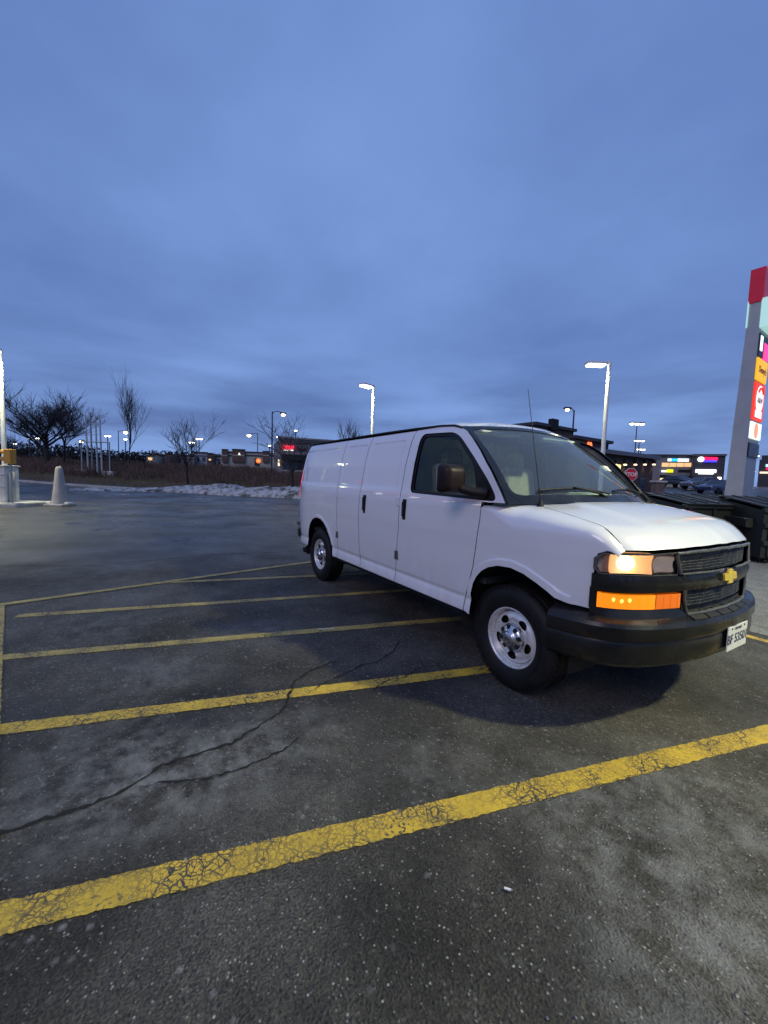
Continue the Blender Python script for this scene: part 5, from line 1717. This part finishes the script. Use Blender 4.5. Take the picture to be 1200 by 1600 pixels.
# snow dusted parked cars rows read as a grey heap: distant mound
# ------------------------------------------------------------------ restaurant on the right
f = Facade(925, 1022, 725, 34, 40)
t = thing('restaurant', 'low dark brick restaurant with warm wall sconces behind the stop sign', 'restaurant', tuple(f.base))
b = MB()
def fz(px, py): return f.uz(px, py)
ul, ur = fz(760, 712)[0], fz(1022, 712)[0]
zt = fz(1000, 715)[1]
f.box(b, ul, ur, f.z0 - .3, zt, -10, 0); b.build('wall', M_dkbr, t)
f.box(MB(), ul - .2, ur + .35, zt - .02, zt + .32, -10.2, .45).build('parapet', mat('parapet_metal', (.16, .16, .17), .5, metal=.3, var=.1, vscale=1), t)
for px in (945, 960, 975, 991, 1006, 1020):
    u_, z_ = fz(px, 722.5)
    f.box(MB(), u_ - .12, u_ + .12, z_ - .15, z_ + .22, 0, .25).build('sconce', M_pole_d, t)
    f.box(MB(), u_ - .10, u_ + .10, z_ - .26, z_ - .16, .03, .22).build('sconce_lamp', emat('sconce_glow', (1.0, .70, .36), 4.0), t)
    lp = f.pt(u_, z_ - .34, .22)
    q = spot('sconce_light', lp, 12, (1.0, .66, .34), 110, .05, t)
for px in (930, 967, 1003):
    u_, z_ = fz(px, 750)
    f.box(MB(), u_ - .5, u_ + .5, f.z0 + .5, f.z0 + 1.9, -.1, .05).build('shop_window', M_glz, t)
f.rect('lit_sign', 958, 726, 964.5, 737, .02, .3, emat('drive_sign', (1.0, .85, .35), 1.4), t)
# raised roof volumes with the arches
for (a, c, yl, yr, dep) in ((836, 894, 662, 676, 6), (897, 951, 684, 694, 5)):
    p0_, p1_ = at(a, yl, 40), at(c, yr, 44)
    X = Vector((p1_.x - p0_.x, p1_.y - p0_.y, 0)); wd = X.length; X.normalize(); Nn = Vector((X.y, -X.x, 0))
    if Nn.dot(CAM - p0_) < 0: Nn = -Nn
    zz = (p0_.z + p1_.z) / 2
    cc = Vector((p0_.x, p0_.y, 0)) + X * wd / 2 - Nn * dep / 2
    base_z = H(cc.x, cc.y)
    MB().box((cc.x, cc.y, (base_z + zz) / 2), (wd, dep, zz - base_z), (X, Nn, VZ)).build('roof_tower', M_brick if a < 850 else M_dkbr, t)
    MB().box((cc.x, cc.y, zz + .12), (wd + .7, dep + .7, .30), (X, Nn, VZ)).build('tower_cornice', M_dkwall, t)
    if a > 850:
        o_ = Vector((p0_.x, p0_.y, 0)) + Nn * .12
        r_ = ray(921, 698); tt = (o_ - CAM).dot(Nn) / r_.dot(Nn); c0 = CAM + r_ * tt
        b = MB()
        for s_ in (-1, 1):
            b.tube([c0 + X * (s_ * .22 + .21 * math.cos(q)) + VZ * (-.30 + .72 * math.sin(q)) for q in np.linspace(0, math.pi, 13)], .065, 8)
        b.build('arches_sign', emat('arches_red', (1.0, .16, .05), 2.2), t)
    else:
        MB().box(Vector((p0_.x, p0_.y, 0)) + X * wd * .42 + Nn * .2 + VZ * (zz + .3), (wd * .16, .5, 1.1), (X, Nn, VZ)).build('roof_vent', M_matte, t)

# brick pier and dark fence by the exit
p = at(1028, 760, 22)
t = thing('fence_pier', 'short brick pier at the end of the dark fence', 'pier', (p.x, p.y, H(p.x, p.y)))
zt = zat(p.x, p.y, 754)
MB().box((p.x, p.y, (H(p.x, p.y) + zt) / 2), (.46, .46, zt - H(p.x, p.y)), (_r.copy(), Fh, VZ)).build('shaft', mat('pier_brick', (.14, .10, .085), .9, var=.25, vscale=6), t)
MB().box((p.x, p.y, zt + .05), (.60, .60, .10), (_r.copy(), Fh, VZ), bev=.02).build('cap', M_conc, t)
t = thing('fence', 'dark metal picket fence below the stop sign', 'fence', (p.x, p.y, H(p.x, p.y)))
e_ = at(960, 758, 23.5)
d_ = Vector((e_.x - p.x, e_.y - p.y, 0)); ln = d_.length; d_.normalize()
for zz in (.25, 1.25):
    a = Vector((p.x, p.y, zz)) + d_ * .25
    MB().tube([a, Vector((p.x, p.y, zz)) + d_ * ln], .025, 6).build('rail', M_pole_d, t)
for k in range(26):
    q = Vector((p.x, p.y, 0)) + d_ * (.3 + (ln - .35) * k / 25)
    MB().tube([q + VZ * .02, q + VZ * 1.38], .014, 4).build('picket', M_pole_d, t)

# stop sign
p = at(985, 741.5, 24)
t = thing('stop_sign', 'red octagonal stop sign with white lettering on a grey post', 'stop sign', (p.x, p.y, H(p.x, p.y)))
X = _r.copy(); Nn = -Fh
MB().tube([(p.x, p.y, H(p.x, p.y)), (p.x, p.y, p.z + .3)], .035, 8).build('post', M_galv, t)
c0 = p + Nn * .06
oc = lambda r_: [(r_ * math.cos(R(22.5 + 45 * k)), r_ * math.sin(R(22.5 + 45 * k))) for k in range(8)]
MB().prism(oc(.405), c0, X, VZ, Nn, .02).build('border', mat('sign_face_white', (.62, .62, .62), .4, emit=(1, 1, 1), estr=.06, var=.03, vscale=8), t)
MB().prism(oc(.375), c0 + Nn * .006, X, VZ, Nn, .012).build('face', mat('sign_face_red', (.72, .02, .045), .4, var=.05, vscale=8), t)
text('lettering', 'STOP', .31, bpy.data.materials['sign_face_white'], t, c0 + Nn * .009, X, VZ, .002, 2.0)

# ------------------------------------------------------------------ strip mall
f = Facade(1018, 1083, 725, 74, 72)
t = thing('strip_mall', 'grey strip mall with lit signs and warm upper windows', 'mall', tuple(f.base))
f.wall('wall', 1016, 712, 1084, 14, M_stone, t)
f.rect('roof_edge', 1010, 710.2, 1084, 712.4, -.2, .5, M_dkwall, t)
f.rect('sign_plate', 1042, 716.5, 1076, 721.5, .02, .2, mat('sign_plate', (.5, .5, .5), .5, var=.05, vscale=2), t)
f.rect('sign_white', 1043, 717, 1048, 720.5, .2, .35, M_wsign, t); f.rect('sign_cyan', 1048.3, 716.8, 1058, 720.8, .2, .35, M_cyan, t); f.rect('sign_white', 1058.4, 717, 1075, 721.2, .2, .35, M_wsign, t)
for k in range(4):
    f.rect('upper_window', 1034 + k * 11.8, 723.2, 1044.6 + k * 11.8, 729.4, .0, .12, M_warmwin, t)
f.rect('sign_white', 1033.5, 735, 1040.5, 737.6, .05, .2, M_wsign, t); f.rect('sign_yellow', 1041.5, 733.5, 1051, 738.2, .05, .25, M_ysign, t)
f.rect('sign_dark', 1059.5, 734, 1078, 737.4, .05, .2, M_matte, t)
f.rect('canopy', 1031, 743, 1080, 747, .0, 1.2, M_matte, t)
f.rect('shop_front', 1031, 747.2, 1053, 756, -.1, .1, M_shop, t); f.rect('shop_front', 1055, 747.6, 1079, 753, -.1, .1, M_shop, t)
f.rect('shop_sign', 1056, 748, 1060, 751, .1, .2, emat('sign_soft_red', (1.0, .15, .08), .9), t); f.rect('shop_sign', 1062, 748.4, 1071, 751, .1, .2, emat('sign_soft_green', (.25, .75, .4), .7), t)
f = Facade(1083, 1134, 725, 71, 69)
t = thing('dark_shop', 'dark clad shop with red and blue lit sign beside the grey strip mall', 'shop', tuple(f.base))
f.wall('wall', 1083.5, 712, 1134, 14, M_dkwall, t)
f.rect('roof_edge', 1082.5, 709.5, 1135, 712.4, -.2, .4, mat('edge_grey', (.12, .12, .13), .7, var=.1, vscale=1), t)
u_, z_ = f.uz(1094.8, 717.8)
MB().tube([f.pt(u_, z_, .05), f.pt(u_, z_, .3)], .45, 18).build('round_sign', M_wsign, t)
for k in range(7):
    f.rect('sign_letter', 1099.6 + k * 3.1, 714.2 + .1 * k, 1102.2 + k * 3.1, 718.4 + .1 * k, .05, .3, M_rsign, t)
f.rect('sign_strip', 1099, 719.4, 1119.5, 722.2, .05, .3, M_bsign, t)
f.rect('sign_white', 1086.5, 733.6, 1118.5, 738.6, .05, .3, M_wsign, t); f.rect('sign_white', 1091, 738.8, 1114, 741, .05, .3, M_wsign, t)
f.rect('canopy', 1087, 745, 1118, 749, .0, 1.0, M_matte, t)
f.rect('shop_front', 1088, 749.2, 1100, 755, -.1, .1, emat('front_pink', (1.0, .70, .55), .9), t); f.rect('shop_front', 1105, 749.2, 1115, 755, -.1, .1, bpy.data.materials['front_pink'], t)
f.rect('wall_light', 1121, 745.5, 1126, 749, .0, .4, emat('pack_light', (1.0, .97, .85), 3.0), t)
f = Facade(1187, 1230, 725, 60, 58)
t = thing('corner_building', 'dark building with small lit signs beyond the sign pylon', 'building', tuple(f.base))
f.wall('wall', 1187, 718, 1230, 10, M_dkwall, t); f.rect('roof_block', 1190, 711, 1230, 719, -3, -.3, M_dkwall, t)
f.rect('sign_cyan', 1196.5, 725.5, 1203, 729.5, .05, .2, emat('sign_pale_cyan', (.5, .9, 1), 1.3), t); f.rect('sign_red', 1197, 731, 1203, 734, .05, .2, M_rsign, t)
f.rect('shop_front', 1187, 737, 1203, 740, .02, .2, M_shop, t)

# ------------------------------------------------------------------ cars far off in the plaza
def car(px, py, d, yaw_, m, label, lit=False):
    p = at(px, py, d); z0 = H(p.x, p.y)
    t_ = thing('parked_car', label, 'car', (p.x, p.y, z0), 'cars in the plaza lot')
    X_ = Vector((math.cos(yaw_), math.sin(yaw_), 0)); Y_ = Vector((-X_.y, X_.x, 0))
    prof = [(-2.15, .35), (-2.2, .62), (-2.1, .85), (-1.75, .95), (-1.2, 1.38), (-.7, 1.46), (.2, 1.44), (.95, .98), (1.9, .86), (2.15, .68), (2.15, .38)]
    b_ = MB()
    vs = []; n_ = len(prof)
    for yy, k in ((-.86, .93), (-.74, 1.0), (.74, 1.0), (.86, .93)):
        for (a, z) in prof:
            tum = 1 - .22 * smooth((z - .9) / .55)
            vs.append(p * Vector((1, 1, 0)).x * 0 + Vector((p.x, p.y, z0)) + X_ * a * (k if abs(a) > 1.9 else 1) + Y_ * yy * tum + VZ * (z if k == 1.0 else z * .985))
    fs = []
    for i in range(3):
        for k in range(n_):
            fs.append((i * n_ + k, (i + 1) * n_ + k, (i + 1) * n_ + (k + 1) % n_, i * n_ + (k + 1) % n_))
    fs += [tuple(range(n_)), tuple(reversed(range(3 * n_, 4 * n_)))]
    b_.add(vs, fs); b_.build('body', m, t_)
    for s_ in (-1, 1):
        w_ = MB()
        q = lambda a, z: Vector((p.x, p.y, z0)) + X_ * a + Y_ * s_ * (.875 * (1 - .22 * smooth((z - .9) / .55))) + VZ * z
        w_.add([q(-1.5, .97), q(.75, .99), q(.15, 1.36), q(-1.15, 1.36)], [(0, 1, 2, 3)]); w_.build('side_window', M_glz, t_)
        for a in (-1.35, 1.35):
            c_ = Vector((p.x, p.y, z0 + .32)) + X_ * a + Y_ * s_ * .80
            MB().tube([c_ - Y_ * .11, c_ + Y_ * .11], .32, 16).build('wheel', M_rub, t_)
        c_ = Vector((p.x, p.y, z0 + .68)) + X_ * 2.10 + Y_ * s_ * .62
        MB().box(c_, (.16, .34, .16), (X_, Y_, VZ), bev=.04).build('headlight', emat('car_headlight', (.95, .97, 1.0), 9.0) if lit else M_chrome, t_)
        c_ = Vector((p.x, p.y, z0 + .72)) + X_ * -2.14 + Y_ * s_ * .62
        MB().box(c_, (.12, .32, .16), (X_, Y_, VZ), bev=.03).build('tail_light', M_dred, t_)
    w_ = MB(); q = lambda a, yy, z: Vector((p.x, p.y, z0)) + X_ * a + Y_ * yy + VZ * z
    w_.add([q(.92, -.66, 1.01), q(.92, .66, 1.01), q(.30, .55, 1.42), q(.30, -.55, 1.42)], [(0, 1, 2, 3)]); w_.build('windscreen', M_glz, t_)
tocam = math.atan2(CAM.y - 45, CAM.x + 25)
M_cblk = mat('car_black', (.012, .012, .014), .25, coat=.8, var=.1, vscale=3)
M_cgry = mat('car_grey', (.10, .10, .11), .3, coat=.8, var=.1, vscale=3)
M_cblu = mat('car_blue', (.03, .045, .10), .3, coat=.8, var=.1, vscale=3)
car(1061, 756, 50, math.atan2(-FW.y, -FW.x) + .15, M_cblk, 'black car facing out with both headlights on', True)
car(1097, 757, 46, math.atan2(_r.y, _r.x) + math.pi + .15, M_cgry, 'dark grey parked car beside the black lit car')
car(1124, 757, 40, math.atan2(_r.y, _r.x) + math.pi + .3, M_cblu, 'dark blue parked car next to the sign pylon')
strip('painted_line', (at(1047, 763, 42).x, at(1047, 763, 42).y), (at(1072, 764, 40).x, at(1072, 764, 40).y), .35, M_wht, z=.03, seed=31)
strip('painted_line', (at(1072, 768, 24).x, at(1072, 768, 24).y), (at(1046, 777, 17).x, at(1046, 777, 17).y), .14, M_wht, z=.03, seed=32)

# ------------------------------------------------------------------ sign pylon
def pylon():
    p = at(1161, 765, 17.5)
    base = Vector((p.x, p.y, 0))
    va = math.atan2(p.y - CAM.y, p.x - CAM.x)
    be = R(13)
    A = Vector((math.cos(va + math.pi / 2 - be), math.sin(va + math.pi / 2 - be), 0))      # along the blank narrow side, to the left
    B_ = Vector((math.cos(va - be), math.sin(va - be), 0))                                  # along the sign face, away
    Nf = -A                                                                                # the sign face looks right
    La, Lb = .50, 1.55
    ztop = zat(base.x, base.y, 416); zc_ = zat(base.x, base.y, 470)
    t = thing('sign_pylon', 'tall grey sign pylon with red top and lit brand panels', 'sign', tuple(base))
    cc = base + A * La / 2 + B_ * Lb / 2
    cb = MB(); kb, kt = .66, .40
    cb.add([base, base + A * kb, base + A * kb + B_ * Lb, base + B_ * Lb, base + VZ * zc_, base + A * kt + VZ * zc_, base + A * kt + B_ * Lb + VZ * zc_, base + B_ * Lb + VZ * zc_], [(0, 1, 2, 3), (4, 5, 6, 7), (0, 1, 5, 4), (1, 2, 6, 5), (2, 3, 7, 6), (3, 0, 4, 7)])
    La = .40; cc = base + A * La / 2 + B_ * Lb / 2
    cb.build('column', mat('pylon_grey', (.40, .41, .41), .5, metal=.2, var=.08, vscale=2), t)
    MB().box(cc + VZ * (zc_ + ztop) / 2, (La + .10, Lb + .10, ztop - zc_), (A, B_, VZ), bev=.02).build('red_cap', mat('pylon_red', (.50, .012, .035), .35, emit=(1, .02, .06), estr=.10, var=.06, vscale=3), t)
    MB().box(cc + VZ * .12, (La + .9, Lb + .5, .3), (A, B_, VZ), bev=.03).build('footing', M_conc, t)
    def zz(py): return zat(base.x, base.y, py)
    def pan(name, y0, y1, m, b0=.08, b1=None, off=.05, back=False):
        b1 = b1 or Lb - .08
        z0_, z1_ = zz(y1), zz(y0)
        c_ = base + B_ * (b0 + b1) / 2 + Nf * (off / 2) + VZ * (z0_ + z1_) / 2
        if back: c_ = base + A * La + B_ * (b0 + b1) / 2 - Nf * (off / 2) + VZ * (z0_ + z1_) / 2
        return MB().box(c_, (off, b1 - b0, z1_ - z0_), (A, B_, VZ), bev=.008).build(name, m, t)
    pan('fuel_panel', 466, 512, emat('panel_pale', (.55, .90, .86), .62), -.05, Lb + .5, .30)
    pan('fuel_panel', 466, 508, emat('panel_pale', (.62, .95, .92), .95), -.05, Lb + .3, .05, back=True)
    def onface(b_, z, off): return base + B_ * b_ + Nf * off + VZ * z
    b = MB()
    zc1 = zz(482)
    for k in range(5):
        a = R(90 + (k - 2) * 38)
        b.tube([onface(1.0, zc1, .31), onface(1.0 + math.cos(a) * .34, zc1 + math.sin(a) * .42, .31)], [.07, .01], 5)
    b.build('leaf_mark', mat('leaf_dark', (.05, .12, .16), .5, var=.1, vscale=6), t)
    pan('price_panel', 519, 555, mat('panel_navy', (.03, .035, .07), .4, var=.1, vscale=4))
    pan('price_digits', 523, 546, emat('digits_white', (.85, 1, .95), 1.6), .16, .46, .07)
    pan('price_square', 530, 556, emat('panel_pink', (1.0, .05, .30), 1.2), .72, 1.40, .07)
    yp = pan('yellow_panel', 558, 592, emat('panel_yellow', (1.0, .48, .0), 1.0), .04, Lb - .04, .07)
    text('yellow_lettering', "Denny's", .36, mat('ink_maroon', (.16, .02, .02), .5, var=.1, vscale=9), t, onface(Lb / 2, zz(575), .075), B_, VZ, .003, 2.0, shear=.2)
    pan('red_panel', 596, 654, emat('panel_red', (1.0, .045, .015), .95), .02, Lb - .04, .07)
    rr = .52
    b = MB(); zc2 = zz(621)
    b.prism([(rr * math.cos(q), rr * 1.12 * math.sin(q)) for q in np.linspace(0, 2 * math.pi, 28, endpoint=False)], onface(Lb / 2, zc2, .085), B_, VZ, Nf, .012)
    b.build('white_disc', emat('disc_white', (1, .97, .93), 1.15), t)
    b = MB(); b.tube([onface(Lb / 2 + .40 * math.cos(q), zc2 + .47 * math.sin(q), .09) for q in np.linspace(R(35), R(145), 12)], .05, 6); b.build('disc_arc', emat('arc_red', (1, .05, .03), .7), t)
    text('disc_lettering', 'A&W', .34, mat('ink_brown', (.20, .08, .04), .5, var=.1, vscale=9), t, onface(Lb / 2, zc2 - .06, .088), B_, VZ, .003, 1.5)
    pan('white_strip', 639, 650, bpy.data.materials['disc_white'], .30, 1.25, .085)
    pan('white_panel', 658, 684, emat('panel_white', (.85, 1.0, .93), 1.15), .02, Lb - .02, .07)
    b = MB(); b.prism([(.30 * math.cos(q), .34 * math.sin(q)) for q in np.linspace(0, 2 * math.pi, 18, endpoint=False)], onface(Lb * .45, zz(671), .078), B_, VZ, Nf, .006); b.build('orange_mark', emat('mark_orange', (1, .42, .22), .9), t)
    pan('blank_panel', 691, 713, mat('panel_black', (.008, .008, .012), .3, var=.2, vscale=4), .02, Lb - .04, .06)
pylon()

# ------------------------------------------------------------------ dumpsters on the apron
def dumpster(px, py, yaw_off, label):
    g = G(px, py)
    X_ = Vector((math.cos(yaw_off), math.sin(yaw_off), 0)); Y_ = Vector((-X_.y, X_.x, 0))
    if Y_.dot(g - CAM) < 0: Y_ = -Y_
    o = Vector((g.x, g.y, .004))
    t = thing('dumpster', label, 'dumpster', tuple(o), 'dumpsters on the apron')
    M_d = mat('dumpster_dark', (.007, .009, .010), .55, metal=.0, var=.45, vscale=2.5, bump=.1, bscale=9)
    Wd, Dp, hf, hb = 1.95, 1.35, 1.08, 1.26
    q = lambda a, b_, z: o + X_ * a + Y_ * b_ + VZ * z
    b = MB(); h = Wd / 2
    b.add([q(-h, 0, .12), q(h, 0, .12), q(h, Dp, .12), q(-h, Dp, .12), q(-h, 0, hf), q(h, 0, hf), q(h, Dp, hb), q(-h, Dp, hb)],
          [(0, 1, 5, 4), (1, 2, 6, 5), (2, 3, 7, 6), (3, 0, 4, 7), (3, 2, 1, 0)])
    body = b.build('body', M_d, t)
    for zz_ in (.42, .78):
        MB().box(q(0, -.03, zz_), (Wd, .07, .09), (X_, Y_, VZ), bev=.012).build('rib', M_d, t)
    for k in range(4):
        MB().box(q(-h + .12 + k * (Wd - .24) / 3, -.025, .62), (.07, .06, .92), (X_, Y_, VZ), bev=.01).build('rib', M_d, t)
    MB().box(q(0, -.02, hf), (Wd + .06, .09, .09), (X_, Y_, VZ), bev=.015).build('rim', M_d, t)
    for s_ in (-1, 1):
        MB().box(q(s_ * (h + .07), Dp * .5, .80), (.14, .85, .20), (X_, Y_, VZ), bev=.015).build('fork_pocket', M_d, t)
        sl = (Y_ * Dp + VZ * (hb - hf)).normalized(); nn_ = X_.cross(sl)
        if nn_.z < 0: nn_ = -nn_
        lid = MB().box(q(s_ * Wd / 4, Dp / 2 - .05, (hf + hb) / 2 + .06), (Wd / 2 - .03, Dp + .14, .035), (X_, sl, nn_), bev=.012).build('lid', mat('lid_plastic', (.009, .011, .012), .5, var=.25, vscale=4), t)
        for k in range(3):
            MB().box(q(s_ * Wd / 4 + (k - 1) * .26, Dp / 2 - .05, (hf + hb) / 2 + .088), (.05, Dp, .025), (X_, sl, nn_), bev=.008).build('lid_rib', bpy.data.materials['lid_plastic'], lid)
        for b_ in (.12, Dp - .12):
            MB().tube([q(s_ * (h - .15) - .03, b_, .06), q(s_ * (h - .15) + .03, b_, .06)], .06, 10).build('caster', M_rub, t)
    MB().tube([q(-h, Dp + .02, hb + .04), q(h, Dp + .02, hb + .04)], .025, 8).build('hinge_bar', M_d, t)
dumpster(1128, 868, math.atan2(_r.y, _r.x) + R(2), 'dark steel dumpster with ribbed lids below the sign pylon')
dumpster(1272, 886, math.atan2(_r.y, _r.x) + R(-8), 'dark steel dumpster with ribbed lids behind the van nose')

# ------------------------------------------------------------------ fuel canopy across the lot (its lit edge shows in the van's paint)
def fuel_canopy():
    az = R(212); c = Vector((CAM.x + 33 * math.cos(az), CAM.y + 33 * math.sin(az), 0))
    Yv = Vector((math.cos(az), math.sin(az), 0)); Xv = Vector((-Yv.y, Yv.x, 0))
    z0 = H(c.x, c.y)
    t = thing('fuel_canopy', 'flat white fuel canopy with red lit edge on four columns', 'canopy', (c.x, c.y, z0))
    q = lambda a, b_, z: c + Xv * a + Yv * b_ + VZ * (z0 + z)
    MB().box(q(0, 0, 4.85), (13.0, 8.0, .80), (Xv, Yv, VZ), bev=.04).build('roof_slab', M_pole_w, t)
    MB().box(q(0, 0, 4.98), (13.1, 8.1, .26), (Xv, Yv, VZ)).build('red_band', emat('band_red', (1.0, .02, .10), 1.6), t)
    for a in (-5.0, 5.0):
        for b_ in (-2.4, 2.4):
            MB().box(q(a, b_, 2.22), (.45, .45, 4.46), (Xv, Yv, VZ), bev=.03).build('column', M_pole_w, t)
        MB().box(q(a, 0, .09), (1.5, 6.4, .18), (Xv, Yv, VZ), bev=.04).build('island', M_conc, t)
        for b_ in (-1.1, 1.1):
            pm = MB().box(q(a, b_, 1.05), (.55, .9, 1.75), (Xv, Yv, VZ), bev=.05).build('fuel_pump', M_pole_w, t)
            MB().box(q(a, b_ - .46, 1.35), (.42, .03, .5), (Xv, Yv, VZ), bev=.008).build('pump_screen', M_glz, pm)
    for a in (-4.6, -1.5, 1.5, 4.6):
        for b_ in (-2.2, 2.2):
            MB().box(q(a, b_, 4.42), (.6, .6, .08), (Xv, Yv, VZ), bev=.02).build('downlight', emat('canopy_led', (1.0, .98, .90), 10.0), t)
fuel_canopy()
